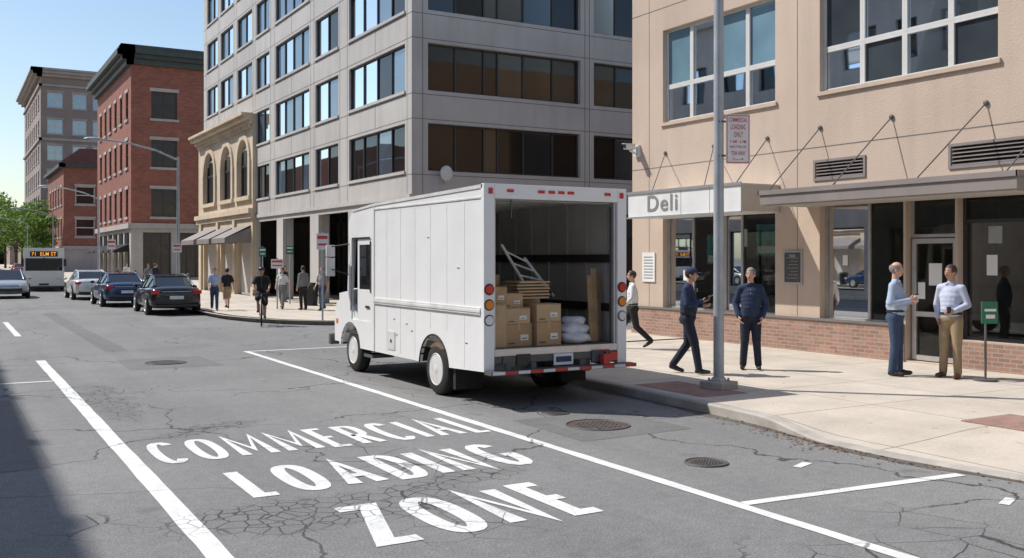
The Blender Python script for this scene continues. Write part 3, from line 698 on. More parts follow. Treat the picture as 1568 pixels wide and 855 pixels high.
# ------------------------------------------------------------------ truck
TR=empty('delivery_truck',(6.3,11.7,0)); W=2.36
I=lambda a,p,q:(a,p,q)
def arch(cy,r,zb,n=12):
    a0=math.asin(max(-1,min(1,(zb-.40)/r))); 
    return [(cy-r*math.cos(t),.40+r*math.sin(t)) for t in [a0+(math.pi-2*a0)*i/n for i in range(n+1)]]
side=[(0,.50)]+arch(1.55,.50,.46)+[(3.9,.46),(3.9,2.93),(0,3.0)]
for nm,x0,x1 in (('side_wall_left',0,.045),('side_wall_right',W-.045,W)):
    mb=MB(); mb.prism(side,x0,x1,I); mb.obj(nm,[WHITEP],TR)
for nm,x0,x1,s in (('cab_side_left',.0,.045,1),('cab_side_right',W-.045,W,-1)):
    mb=MB()
    mb.prism([(3.902,.46),(4.02,.46),(4.02,2.93),(3.902,2.93)],x0,x1,I)
    mb.prism([(4.0201,2.38),(5.10,2.38),(5.13,2.55),(5.10,2.72),(5.0,2.84),(4.85,2.885),(4.0201,2.925)],x0,x1,I)
    lowp=[(4.0201,.46)]+arch(5.04,.50,.46)[:1]+[p for p in arch(5.04,.50,.46)]+[(5.60,.46),(5.60,1.40),(4.98,1.47),(4.98,.95),(4.0201,.95)]
    mb.prism(lowp,x0,x1,I)
    mb.prism([(4.98,1.471),(5.18,1.46),(5.09,2.379),(4.98,2.379)],x0,x1,I)
    dx0,dx1=(x0+.012,x0+.03) if s>0 else (x1-.03,x1-.012)
    mb.box(dx0,dx1,4.0202,4.70,.951,1.5,0); mb.box(dx0,dx1,4.0202,4.10,1.501,2.379,0); mb.box(dx0,dx1,4.62,4.70,1.501,2.379,0); mb.box(dx0,dx1,4.101,4.619,2.28,2.379,0)
    xx=dx0+.008; mb.box(xx,xx+.004,4.1,4.62,1.5,2.28,1)
    gx=x0-.03 if s>0 else x1+.03
    mb.cyl((gx,4.93,1.1),(gx,4.93,1.9),.012,n=6,mi=2)
    fx=-.006 if s>0 else W+.006
    mb.box(min(fx,fx+s*.006),max(fx,fx+s*.006),4.05,4.09,1.45,2.34,3); mb.box(min(fx,fx+s*.006),max(fx,fx+s*.006),4.09,4.95,2.38,2.41,3)
    mb.box(min(fx,fx+s*.006),max(fx,fx+s*.006),4.12,4.30,1.18,1.22,3)
    mb.obj(nm,[WHITEP,GL_DK,ALU,BLACKP],TR)
mb=MB()
nose=[(5.16,.55),(5.16,1.50),(5.45,1.44),(5.75,1.36),(5.92,1.22),(5.98,1.02),(6.0,.60),(5.98,.5)]
mb.prism([(y,z) for y,z in nose],.10,W-.10,I,0)
mb.obj('hood',[WHITEP],TR,bevel=.05)
for x0,x1,nm in ((.02,.12,'fender_left'),(W-.12,W-.02,'fender_right')):
    mb=MB(); mb.prism(arch(5.04,.46,.5)+[(5.9,.5),(5.92,1.0),(5.8,1.22),(5.3,1.30),(5.0,1.22),(4.7,.98)],x0,x1,I,0); mb.obj(nm,[WHITEP],TR,bevel=.03)
mb=MB()
mb.prism([(3.9,2.90),(4.85,2.86),(5.0,2.82),(5.08,2.70),(5.10,2.55),(5.07,2.40),(5.03,2.40),(5.05,2.55),(5.03,2.68),(4.95,2.78),(3.9,2.86)],.0451,W-.0451,I,0)
mb.poly([(.1,5.16,1.5),(W-.1,5.16,1.5),(W-.1,5.06,2.4),(.1,5.06,2.4)],1)
for x in (.05,W/2-.03,W-.11): mb.prism([(5.17,1.5),(5.07,2.41),(5.02,2.41),(5.12,1.5)],x,x+.06,I,0)
mb.box(.2,W-.2,5.985,6.02,.68,1.05,2); 
for k in range(5): mb.box(.3,W-.3,6.02,6.03,.72+k*.06,.74+k*.06,3)
for x in (.22,W-.42): mb.box(x,x+.2,6.0,6.04,.8,.98,4)
for x in (.06,W-.12): mb.box(x,x+.06,5.9,5.99,.82,.95,5)
mb.box(.012,.02,5.72,5.82,.84,.92,5)
mb.obj('cab_front',[WHITEP,GL_DK,BLACKP,ALU,WLENS,AMBER],TR)
mb=MB(); mb.box(-.02,W+.02,6.02,6.14,.42,.62,0); mb.box(.3,.4,5.8,6.03,.45,.55,0); mb.box(W-.4,W-.3,5.8,6.03,.45,.55,0); mb.obj('front_bumper',[DSTEEL],TR,bevel=.015)
for x,s in ((0,-1),(W,1)):
    mb=MB(); mb.cyl((x,5.1,1.75),(x+s*.28,5.3,1.85),.012,n=6,mi=0); mb.cyl((x,5.08,2.3),(x+s*.28,5.3,2.25),.012,n=6,mi=0); mb.box(x+s*.2,x+s*.36,5.28,5.33,1.72,2.05,1); mb.box(x+s*.2,x+s*.36,5.28,5.33,2.07,2.28,1)
    mb.obj('wing_mirror',[BLACKP,WHITED],TR,bevel=.01)
mb=MB(); mb.prism([(0,3.0),(3.9,2.93),(3.9,2.95),(0,3.02)],.0,W,I,0)
mb.obj('roof_skin',[FIBR],TR)
mb=MB()
for s in (0,W-.06):
    mb.prism([(0,3.001),(3.9,2.931),(4.9,2.87),(4.9,2.90),(3.9,2.975),(0,3.05)],s-.012,s+.072,I,0)
mb.obj('roof_rails',[WHITED],TR)
mb=MB()
for i in range(9): y=.25+i*.43; z=2.985-.018*y; mb.box(.046,W-.046,y,y+.05,z-.06,z-.004)
mb.obj('roof_bows',[ALU],TR)
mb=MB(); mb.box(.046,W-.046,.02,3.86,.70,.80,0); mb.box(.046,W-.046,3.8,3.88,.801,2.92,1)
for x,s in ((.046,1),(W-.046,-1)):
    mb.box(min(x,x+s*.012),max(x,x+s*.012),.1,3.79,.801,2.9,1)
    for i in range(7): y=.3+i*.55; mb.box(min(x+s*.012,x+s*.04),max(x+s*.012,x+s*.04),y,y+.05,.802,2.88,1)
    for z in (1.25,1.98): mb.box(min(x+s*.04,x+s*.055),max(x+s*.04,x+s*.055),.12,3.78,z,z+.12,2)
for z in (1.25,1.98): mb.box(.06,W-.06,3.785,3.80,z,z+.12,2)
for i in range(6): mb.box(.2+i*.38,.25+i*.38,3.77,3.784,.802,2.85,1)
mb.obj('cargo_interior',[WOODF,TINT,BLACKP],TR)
mb=MB()
mb.box(-.012,.15,-.05,.04,.50,3.06,0); mb.box(W-.15,W+.012,-.05,.04,.50,3.06,0); mb.box(.151,W-.151,-.05,.04,2.86,3.06,0)
mb.box(.152,.19,-.01,.05,.80,2.86,1); mb.box(W-.19,W-.152,-.01,.05,.80,2.86,1); mb.box(.152,W-.152,-.045,.03,.70,.80,1)
mb.box(.15,W-.15,-.04,0,.60,.70,2)
for x in (.155,W-.185): mb.box(x,x+.03,.05,.11,.8,2.8,2)
mb.box(.20,W-.20,.06,.30,2.84,2.855,3)
mb.box(.45,.47,.02,.04,2.6,2.86,2)
mb.obj('rear_frame',[WHITEP,ALU,DSTEEL,TINT],TR,bevel=.006)
mb=MB()
for x in (.35,.85,1.02,1.18,1.34,W-.38): mb.box(x,x+.10,-.065,-.05,2.95,2.99,0)
for x in (.06,W-.11): mb.box(x,x+.06,-.065,-.05,2.92,3.0,0)
for x in (.07,W-.07):
    for z,mi in ((1.62,0),(1.41,1),(1.20,2)):
        mb.cyl((x,-.05,z),(x,-.075,z),.068,.06,18,mi); mb.torus((x,-.052,z),(0,1,0),.072,.008,18,6,3)
mb.obj('marker_lights',[RED,AMBER,WLENS,BLACKP],TR)
mb=MB(); mb.box(.0,W+.05,-.24,-.05,.47,.52,0)
for i in range(12): x=.02+i*.2; mb.box(x,x+.19,-.245,-.24,.475,.515,1 if i%2 else 2)
for x in (.35,.75,W-.8,W-.35): mb.box(x-.04,x+.04,-.1,.3,.50,.60,0)
mb.box(.5,.72,-.06,-.04,.56,.72,3); mb.box(1.1,1.42,-.07,-.05,.54,.70,2); mb.box(1.13,1.39,-.072,-.07,.58,.66,4)
mb.box(.28,.46,-.07,-.04,.56,.70,0); mb.box(1.75,2.05,-.07,-.04,.55,.72,0); mb.box(W-.30,W-.17,-.08,-.04,.56,.68,1)
mb.obj('rear_step_bumper',[DSTEEL,RED,LABEL,BLACKP,DENIM],TR)
mb=MB()
mb.box(-.022,0,.04,3.88,1.27,1.37,0); mb.box(-.03,-.0221,.04,3.88,1.30,1.34,0)
mb.box(W,W+.02,.04,3.88,1.27,1.37,0)
mb.box(-.012,0,.02,3.9,2.86,2.885,0)
mb.box(-.010,0,3.87,3.93,.46,2.93,0); mb.obj('rub_rails',[WHITED],TR,bevel=.004)
mb=MB()
for i in range(1,7):
    y=i*.56; lo_=.99 if 1.0<y<2.1 else .52
    mb.box(-.003,0,y-.018,y+.012,lo_,1.268,0); mb.box(-.003,0,y-.018,y+.012,1.372,2.86,0)
    for k in range(19):
        z=.6+k*.12
        if z<1.0 and 1.0<y<2.1: continue
        if 1.22<z<1.4: continue
        mb.cyl((-.003,y-.005,z),(-.006,y-.005,z),.005,.003,5,0)
for k in range(32): mb.cyl((0,.1+k*.12,2.82),(-.005,.1+k*.12,2.82),.005,.003,5,0)
for k in range(32): mb.cyl((-.022,.1+k*.12,1.285),(-.028,.1+k*.12,1.285),.006,.004,5,0)
mb.obj('panel_seams',[WHITEP],TR)
mb=MB()
for y,z in ((.7,1.9),(1.7,2.35),(2.3,.9),(3.0,1.05),(.45,.85),(2.5,1.0),(2.9,.8)): mb.box(-.005,0,y,y+.07,z,z+.012,0)
mb.box(-.01,0,3.0,3.3,.55,.85,1); mb.box(-.016,-.01,3.12,3.18,.67,.72,0)
mb.obj('side_fittings',[DSTEEL,WHITED],TR)
mb=MB()
mb.box(.6,.72,-.0,5.9,.42,.66,0); mb.box(W-.72,W-.6,0,5.9,.42,.66,0); mb.box(.9,1.4,2.2,3.4,.38,.62,0); mb.cyl((.3,1.55,.39),(W-.3,1.55,.39),.09,n=10); mb.cyl((.3,5.04,.39),(W-.3,5.04,.39),.06,n=10)
mb.box(.05,.5,.92,1.0,.15,.69,1); mb.box(W-.5,W-.05,.92,1.0,.15,.69,1); mb.box(.05,W-.05,.05,5.4,.69,.699,0); mb.box(.05,.45,4.1,4.5,.32,.38,0)
mb.obj('chassis',[DSTEEL,BLACK],TR)
def wheel(mb,c,s,R,w):
    x,y,z=c
    pr=[(0,R*.62),(0,R*.86),(.02,R*.96),(.05,R),(w-.05,R),(w-.02,R*.96),(w,R*.86),(w,R*.62)]
    n=32; rs=[[(x+s*a,y+r*math.cos(2*math.pi*j/n),z+r*math.sin(2*math.pi*j/n)) for j in range(n)] for a,r in pr]
    mb.rings(rs,0,False)
    rp=[(0.0,R*.63),(-.008,R*.61),(.01,R*.57),(.05,R*.5),(.06,R*.32),(.02,R*.24),(.0,R*.2),(-.01,R*.08)]
    rs=[[(x+s*a,y+r*math.cos(2*math.pi*j/n),z+r*math.sin(2*math.pi*j/n)) for j in range(n)] for a,r in rp]
    mb.rings(rs,1,True)
    for j in range(8):
        a=2*math.pi*j/8; cy=y+R*.41*math.cos(a); cz=z+R*.41*math.sin(a); mb.cyl((x+s*.058,cy,cz),(x+s*.050,cy,cz),R*.06,n=8,mi=2)
        a+=.39; cy=y+R*.27*math.cos(a); cz=z+R*.27*math.sin(a); mb.cyl((x+s*.045,cy,cz),(x+s*.015,cy,cz),.014,n=6,mi=2)
for c,s in (((.04,1.55,.385),1),((W-.04,1.55,.385),-1),((.06,5.04,.385),1),((W-.06,5.04,.385),-1)):
    mb=MB(); wheel(mb,c,s,.385,.22); mb.obj('wheel',[BLACK,WHITED,BLACKP],TR,auto=35)
for x in (.30,W-.52):
    mb=MB(); wheel(mb,(x,1.55,.385),1,.385,.2); mb.obj('inner_wheel',[BLACK,DSTEEL,BLACKP],TR,auto=35)
mb=MB(); 
for cy in (1.55,5.04):
    a=arch(cy,.50,.46,16)
    for p,q in zip(a,a[1:]): mb.poly([(.001,p[0],p[1]),(.001,q[0],q[1]),(.5,q[0],q[1]),(.5,p[0],p[1])],0); mb.poly([(W-.001,p[0],p[1]),(W-.001,q[0],q[1]),(W-.5,q[0],q[1]),(W-.5,p[0],p[1])],0)
    mb.poly([(.5,cy-.5,.4),(.5,cy+.5,.4),(.5,cy+.5,.9),(.5,cy-.5,.9)],0)
a=arch(1.55,.505,.46,20)
for q,r in zip(a,a[1:]): mb.caps((-.004,q[0],q[1]),(-.004,r[0],r[1]),.013,.013,6,0)
mb.obj('wheel_arches',[BLACK],TR)
def cbox(x,y,z,w,d,h,rz=0,m=CARD,label=True):
    e=bpy.data.objects.new('cardboard_box',None); COL.objects.link(e); e.location=(6.3+x,11.7+y,z); e.rotation_euler=(0,0,rz)
    mb=MB(); mb.box(0,w,0,d,0,h,0); mb.box(w*.46,w*.54,-.003,0,h*.72,h,1); mb.box(w*.46,w*.54,-.002,d,h,h+.002,1)
    mb.box(-.001,w+.001,-.002,0,h-.012,h-.008,3)
    if label: mb.box(w*.55,w*.85,-.003,0,h*.25,h*.5,2); mb.box(w*.6,w*.8,-.004,-.003,h*.32,h*.36,3); mb.box(w*.1,w*.35,-.002,0,h*.1,h*.16,3)
    mb.obj('carton',[m,TAPE,LABEL,POSTD],e,bevel=.006)
cbox(.20,.20,.80,.28,.4,.60,0,CARD2,False); cbox(.50,.25,.80,.44,.42,.32,.03); cbox(.52,.27,1.12,.38,.40,.22,-.04,CARD2); cbox(.97,.18,.80,.42,.42,.34,.05,CARD); cbox(.99,.22,1.14,.40,.36,.25,-.03,CARD2)
cbox(.2,.25,1.402,.34,.4,.24,.1,CARD); cbox(.55,.42,1.342,.34,.4,.20,.06,CARD2); cbox(.25,.9,.80,.6,.5,.7,0); cbox(.9,.85,.8,.55,.5,.66,.05,CARD2); cbox(.3,.95,1.5,.5,.4,.3,.05); cbox(1.5,1.2,.8,.45,.5,.42,-.05); cbox(1.1,1.5,.8,.7,.6,.8,.02)
e=empty('wooden_crate_slats',(6.3,11.7,0)); mb=MB()
for i in range(6): mb.rot((1.10+.02*(i%2),.72,1.47+i*.045),(.27,.22,.013),Matrix.Rotation(.05*(i%3-1),3,'Z'),0)
mb.obj('slats',[CARD2],e)
e=empty('ladder',(6.3,11.7,0)); mb=MB()
for dx in (0,.40): mb.cyl((1.02+dx,1.3,2.25-dx*.5),(1.50+dx,1.2,1.45),.024,n=8)
for k in range(4): t=.12+k*.23; a=V((1.02,1.3,2.25)).lerp(V((1.50,1.2,1.45)),t); b=V((1.42,1.3,2.05)).lerp(V((1.9,1.2,1.45)),t); mb.cyl(a,b,.014,n=6)
mb.obj('rails_and_rungs',[LABEL],e)
e=empty('folded_tarpaulin',(6.3,11.7,0)); mb=MB(); mb.ell((1.45,1.1,1.52),(.32,.25,.10)); mb.ell((1.3,1.0,1.6),(.2,.2,.07)); mb.obj('tarp',[BLACKP],e,smooth=True)
e=empty('lumber_boards',(6.3,11.7,0)); mb=MB()
for i,(x,h) in enumerate(((1.98,.98),(2.07,1.08),(2.15,1.02),(2.22,.9))): mb.rot((x,.30+.05*i,.80+h/2+.01),(.05,.012,h/2),Matrix.Rotation(.025*i,3,'Y')@Matrix.Rotation(-.08,3,'X'),i%2)
mb.obj('boards',[WOOD,CARD],e)
e=empty('white_sack',(6.3,11.7,0)); mb=MB(); 
def blob(mb,c,r,seed,n=20,k=12,amp=.12):
    rnd=random.Random(seed); ph=[rnd.uniform(0,6) for _ in range(6)]; n0=len(mb.v)
    mb.ell(c,r,n=n,k=k); c=V(c)
    for i in range(n0,len(mb.v)):
        d=V(mb.v[i])-c; q=1+amp*math.sin(d.x*19+ph[0])*math.sin(d.y*17+ph[1])+amp*.6*math.sin(d.z*40+d.x*23+ph[2]); mb.v[i]=tuple(c+d*q)
blob(mb,(1.67,.30,.88),(.27,.22,.09),1); blob(mb,(1.70,.36,1.0),(.25,.2,.10),2); blob(mb,(1.76,.42,1.12),(.20,.18,.07),3); mb.obj('sack',[CWHITE],e,smooth=True)
e=empty('fuel_can',(6.3,11.7,0)); mb=MB(); mb.box(1.86,1.98,-.20,-.10,.521,.67,0); mb.cyl((1.92,-.15,.67),(1.92,-.15,.71),.022,n=8,mi=1); mb.box(1.88,1.96,-.16,-.14,.71,.72,0); mb.obj('can',[REDP,BLACKP],e,bevel=.015)
# ------------------------------------------------------------------ cars
def car(loc,fwd,col,name='parked_car',sc=1):
    e=empty(name,loc,fwd,sc); pm,t,b=nt('car_paint'); b.inputs['Roughness'].default_value=.22; b.inputs['Metallic'].default_value=.3; b.inputs['Coat Weight'].default_value=.6
    o=oc(t); c=mix(t,mr(t,noise(t,o,3,3),.3,.7),col,tuple(x*.85 for x in col)); L(t,c,b.inputs['Base Color'])
    st=[(-2.36,.42,.80,.70),(-2.30,.30,.93,.82),(-2.1,.24,1.02,.88),(-1.5,.2,1.04,.91),(-.5,.2,.99,.92),(.6,.2,.96,.92),(1.3,.2,.95,.91),(1.9,.22,.86,.88),(2.2,.26,.76,.82),(2.34,.36,.62,.68)]
    rs=[]
    for y,zb,zt,w in st:
        h=[(w*.92,zb),(w,zb+.14),(w*1.0,(zb+zt)/2+.06),(w*.96,zt-.09),(w*.86,zt-.01),(w*.45,zt+.015)]
        rs.append([(x,y,z) for x,z in h]+[(-x,y,z) for x,z in reversed(h)])
    mb=MB(); mb.rings(rs,0); o=mb.obj('body',[pm],e,smooth=True); s=o.modifiers.new('s','SUBSURF'); s.levels=s.render_levels=2
    gs=[(-1.85,1.03,.74,1.035),(-1.1,1.02,.80,1.36),(-.35,1.0,.83,1.43),(.3,.98,.83,1.41),(1.35,.95,.76,.96)]
    tw=[.66,.58,.60,.58,.66]; mb=MB()
    R=[[(w,y,z0-.02),(t_,y,zt),(-t_,y,zt),(-w,y,z0-.02)] for (y,z0,w,zt),t_ in zip(gs,tw)]
    for i in range(4):
        a,b2=R[i],R[i+1]
        mb.poly([a[0],b2[0],b2[1],a[1]],1); mb.poly([a[3],b2[3],b2[2],a[2]],1); mb.poly([a[1],b2[1],b2[2],a[2]],1 if i in (0,3) else 0)
    mb.obj('greenhouse',[pm,GL_DK],e)
    mb=MB()
    for i in range(4):
        for k in (1,2): mb.caps(R[i][k],R[i+1][k],.035,.035,8)
    for i in (1,2,3):
        for k,j in ((0,1),(3,2)): mb.caps(R[i][k],R[i][j],.03,.025,6)
    for k in (0,3):
        mb.caps(R[0][k],R[0][1 if k==0 else 2],.05,.05,6)
    mb.caps(R[1][1],R[1][2],.03,.03,6); mb.caps(R[3][1],R[3][2],.03,.03,6)
    for s in (-1,1): mb.ell((s*.98,.75,1.0),(.09,.06,.07))
    mb.obj('pillars',[pm],e,smooth=True)
    mb=MB()
    for s in (-1,1):
        for y in (-1.42,1.42):
            mb.cyl((s*.80,y,.36),(s*.925,y,.36),.385,n=28,mi=0)
            wheel(mb,(s*.935,y,.33),-s,.33,.2)
    mb.obj('wheels',[BLACK,ALU,BLACKP],e,auto=35)
    mb=MB()
    for s in (-1,1):
        mb.rot((s*.66,-2.315,.83),(.2,.035,.065),Matrix.Rotation(-s*.28,3,'Z'),0); mb.rot((s*.62,2.23,.66),(.2,.06,.05),Matrix.Rotation(-s*.35,3,'Z')@Matrix.Rotation(.2,3,'X'),1)
    mb.box(-.24,.24,-2.385,-2.36,.58,.70,2); mb.box(-.7,.7,-2.38,-2.2,.30,.40,3); mb.box(-.55,.55,2.28,2.345,.36,.52,3); mb.box(-.5,.5,-2.375,-2.33,.84,.86,4)
    mb.obj('lights_and_trim',[RED,WLENS,LABEL,BLACKP,ALU],e,bevel=.01)
car((7.15,38.4,0),(.03,1),(.012,.014,.018)); car((6.5,45.5,0),(.0,1),(.02,.05,.12)); car((6.2,53.5,0),(0,1),(.78,.78,.78))
car((2.75,57,0),(0,-1),(.45,.47,.50)); car((6.7,82,0),(0,1),(.5,.5,.52)); car((2.9,92,0),(0,-1),(.1,.1,.12)); car((6.9,99,0),(0,1),(.02,.02,.02)); car((7.0,120,0),(0,1),(.3,.03,.03))
# bus
bu=empty('city_bus',(5.15,66,0),(-.06,-1),.90); mb=MB()
mb.box(-1.25,1.25,-10,0,.30,1.40,0); mb.box(-1.25,1.25,-10,-.06,1.401,2.25,1); mb.box(-1.25,1.25,-10,0,2.251,2.95,0); mb.box(-1.2,1.2,-.05,.0,1.402,2.25,1)
for s in (-1.25,1.13): mb.box(s,s+.12,-.08,.02,1.35,2.3,0)
mb.box(-.85,.85,0,.02,2.36,2.72,2); mb.box(-.04,.04,0,.015,1.40,2.3,2)
mb.obj('body',[BUSW,GL_DK,BLACKP],bu,bevel=.05)
mb=MB(); mb.box(-1.26,1.26,-10,-.1,.6,.70,2); mb.box(-1.1,-.75,.0,.04,.75,.92,1); mb.box(.75,1.1,.0,.04,.75,.92,1); mb.box(-.3,.3,.02,.03,.42,.54,3); mb.box(-1.28,1.28,-.1,.1,.25,.36,3)
for s in (-1,1):
    mb.box(s*1.3-.08,s*1.3+.08,.1,.25,1.7,2.2,3)
    for y in (-2.4,-7.4): mb.cyl((s*1.1,y,.48),(s*1.28,y,.48),.48,n=24,mi=3)
mb.obj('trim_and_wheels',[SIGNW,WLENS,DENIM,BLACKP],bu)
text('destination_sign','71  ELM ST',1.5,.24,MX((.75,.025,2.42),(-1,0,0),(0,0,1)),ORANGE,bu,offset=.012,space=1.1)
# ------------------------------------------------------------------ people
def remesh(name,mb,vox,it,m,parent):
    me=mb.mesh(name+'_src',[m],weld=False); o=bpy.data.objects.new(name+'_src',me); COL.objects.link(o)
    r=o.modifiers.new('r','REMESH'); r.mode='VOXEL'; r.voxel_size=vox; s=o.modifiers.new('s','SMOOTH'); s.factor=.5; s.iterations=it
    bpy.context.view_layer.update()
    nm=bpy.data.meshes.new_from_object(o.evaluated_get(bpy.context.evaluated_depsgraph_get())); bpy.data.objects.remove(o)
    nm.materials.clear(); nm.materials.append(m)
    for p in nm.polygons: p.use_smooth=True; p.material_index=0
    r=bpy.data.objects.new(name,nm); COL.objects.link(r); r.parent=parent; return r
BASE=dict(pelvis=(0,0,.96),chest=(0,0,1.30),neck=(0,-.005,1.47),head=(0,.02,1.66),
 shR=(.165,0,1.41),elR=(.225,-.03,1.13),wrR=(.235,.06,.89),shL=(-.165,0,1.41),elL=(-.225,-.03,1.13),wrL=(-.235,.06,.89),
 hipR=(.088,0,.93),knR=(.10,.02,.50),anR=(.105,-.03,.09),hipL=(-.088,0,.93),knL=(-.10,.02,.50),anL=(-.105,-.03,.09))
def person(loc,fwd,H,J={},shirt=NAVY,pants=NAVYP,sleeve='long',hair=HAIRG,cap=None,vox=.014,skin=SKIN,belly=0,shoe=SHOE,look=0,bald=False,hands=None,longhair=False,toeR=(.12,1,0),toeL=(-.12,1,0),name='pedestrian',shorts=False,jacket=False):
    e=empty(name,loc,fwd,H/1.79); j={k:V(v) for k,v in BASE.items()}; j.update({k:V(v) for k,v in J.items()})
    def parts(mb,o,what):
        if 'torso' in what:
            for i in range(7):
                t=i/6; c=j['pelvis'].lerp(j['chest'],t*1.12); rx=[.150,.146,.142,.148,.158,.164,.150][i]; ry=[.11,.108+belly*.5,.108+belly,.112+belly*.8,.116+belly*.3,.115,.095][i]
                mb.ell(c+V((0,belly*.4*(1-abs(t-.35)),0)),(rx+o,ry+o,.10+o*.3))
            mb.caps(j['shL'],j['shR'],.053+o,.053+o)
            for s in 'LR': mb.caps(j['neck']+V((0,0,-.01)),j['sh'+s],.042+o,.050+o)
        if 'pelvis' in what: mb.ell(j['pelvis']-V((0,0,.02)),(.158+o,.118+o,.11)); mb.ell(j['pelvis']+V((0,-.03,-.06)),(.14+o,.105+o,.10))
        for s in 'LR':
            if 'uparm' in what: mb.caps(j['sh'+s],j['el'+s],.050+o,.041+o)
            if 'shortarm' in what: mb.caps(j['sh'+s],j['sh'+s].lerp(j['el'+s],.75),.055+o,.055+o)
            if 'fore' in what: mb.caps(j['el'+s],j['wr'+s],.041+o,.027+o)
            if 'thigh' in what: mb.caps(j['hip'+s]-V((0,0,.02)),j['kn'+s],.085+o,.060+o)
            if 'shortleg' in what: mb.caps(j['hip'+s]-V((0,0,.02)),j['kn'+s],.09+o,.078+o)
            if 'calf' in what:
                k,a=j['kn'+s],j['an'+s]; mb.caps(k,a,.055+o,.040+o*1.3)
                if o<.005: mb.caps(k.lerp(a,.15)+V((0,-.015,0)),k.lerp(a,.5)+V((0,-.012,0)),.05,.045)
    hd=j['head']; Rl=Matrix.Rotation(look,3,'Z'); hp=lambda x,y,z: hd+Rl@V((x,y,z))
    mb=MB(); parts(mb,0,['torso','pelvis','uparm','fore','thigh','calf'])
    mb.caps(j['neck']-V((0,0,.05)),hd-V((0,.02,.06)),.056,.052)
    mb.ell(hp(0,-.005,.022),(.075,.095,.098),Rl); mb.ell(hp(0,.028,-.045),(.056,.062,.068),Rl); mb.ell(hp(0,.05,-.085),(.03,.03,.024),Rl)
    mb.caps(hp(0,.088,.012),hp(0,.108,-.022),.010,.016); mb.ell(hp(0,.078,-.055),(.028,.02,.014),Rl)
    for s in (-1,1): mb.ell(hp(s*.078,-.005,-.012),(.010,.02,.032),Rl); mb.ell(hp(s*.045,.055,-.02),(.022,.025,.02),Rl)
    remesh('body',mb,vox,2,skin,e)
    mb=MB()
    for s in (-1,1):
        mb.ell(hp(s*.031,.083,.012),(.014,.010,.007),Rl,8,6,0); mb.rot(hp(s*.032,.091,.032),(.016,.005,.004),Rl,1)
        mb.ell(hp(s*.031,.0915,.012),(.006,.004,.006),Rl,6,4,2)
    mb.rot(hp(0,.096,-.056),(.022,.004,.004),Rl,3)
    mb.obj('face_features',[LABEL,hair or HAIRB,HAIRK,CRED],e)
    mb=MB()
    def keep(p):
        q=Rl.inverted()@(p-hd)
        if bald: return q.z<.075 and q.z>-.05 and q.y<.045
        if longhair: return not(q.y>.045 and q.z<.075)
        return (q.z>.065 or q.y<.045) and q.z>-.055-.02*(q.y<-.03) and not(q.z<-.01 and q.y>.0)
    mb.ell(hp(0,-.012,.026),(.084,.104,.100),Rl,28,20,0,keep)
    if longhair: mb.caps(hp(0,-.07,.0),hp(0,-.10,-.17),.06,.035)
    mb.obj('hair',[hair],e,smooth=True)
    if cap:
        mb=MB(); mb.ell(hp(0,-.006,.045),(.09,.108,.088),Rl,24,14,0,lambda p:(p-hd).z>.04); mb.prism([(.05,.052),(.17,.03),(.17,.022),(.05,.04)],-.065,.065,lambda a,p,q: hp(a,p,q),0); mb.obj('cap',[cap],e,smooth=False,auto=40)
    mb=MB(); parts(mb,.014 if not jacket else .022,['torso','uparm','fore'] if sleeve=='long' else ['torso','shortarm'])
    if jacket: mb.ell(j['pelvis']-V((0,0,.01)),(.180,.138,.10))
    mb2=j['neck']; mb.caps(mb2-V((0,0,.02)),mb2+V((0,.005,.02)),.066,.060)
    remesh('shirt' if not jacket else 'jacket',mb,vox,2,shirt,e)
    mb=MB(); 
    for s in (-1,1):
        mb.rot(j['neck']+V((s*.035,.062,.0)),(.028,.006,.02),Matrix.Rotation(s*.5,3,'Y')@Matrix.Rotation(-.3,3,'X'),0)
    for k in range(5): mb.ell(j['chest']+V((0,.128,.1-.07*k)),(.006,.004,.006),None,6,4,1)
    mb.obj('collar_and_buttons',[shirt,LABEL],e)
    mb=MB(); parts(mb,.017,['pelvis','thigh','calf'] if not shorts else ['pelvis','shortleg']); remesh('trousers' if not shorts else 'shorts',mb,vox,2,pants,e)
    if not jacket:
        mb=MB(); c=j['pelvis']+V((0,belly*.2,.055)); n=24
        rs=[[c+V(((.168+belly*.1)*math.cos(2*math.pi*i/n),(.130+belly*.3)*math.sin(2*math.pi*i/n),z)) for i in range(n)] for z in (-.018,.018)]
        mb.rings(rs,0,False); mb.rot(c+V((0,.133+belly*.3,0)),(.02,.004,.018),Matrix.Identity(3),1); mb.obj('belt',[SHOE,ALU],e)
    mb=MB()
    for s,td in (('L',toeL),('R',toeR)):
        a=j['an'+s]; td=V(td).normalized(); heel=a+V((0,0,-.045))-td*.03; toe=heel+td*.20+V((0,0,-.004))
        mb.caps(heel,heel+td*.1,.040,.044); mb.caps(heel+td*.08+V((0,0,-.004)),toe,.042,.032); mb.caps(a,heel,.042,.040)
    remesh('shoes',mb,max(vox*.7,.009),2,shoe,e)
    mb=MB()
    for s,sg in (('L',-1),('R',1)):
        w=j['wr'+s]; d=(w-j['el'+s]).normalized(); cfg=(hands or {}).get(s,{}); nrm=V(cfg.get('n',(-sg,0.15,0)))
        nrm=(nrm-d*nrm.dot(d)).normalized(); wd=d.cross(nrm); cu=cfg.get('curl',.45); R=Matrix((wd,d,nrm)).transposed()
        mb.ell(w+d*.048,(.040,.055,.018),R,12,8)
        mb.caps(w-d*.02,w+d*.03,.027,.026)
        for i,ln in enumerate((.033,.038,.036,.028)):
            b=w+d*.088+wd*(i-1.5)*.0205; p=b
            for k in range(3):
                an=cu*(k+.6); q=p+(d*math.cos(an)+nrm*math.sin(an))*ln*(1,.75,.6)[k]; mb.caps(p,q,.0098-.0008*k,.009-.0008*k,7); p=q
        th=V((0,1,0)) if abs(d.y)<.7 else V((0,0,1)); sgn=1 if wd.dot(th)>0 else -1
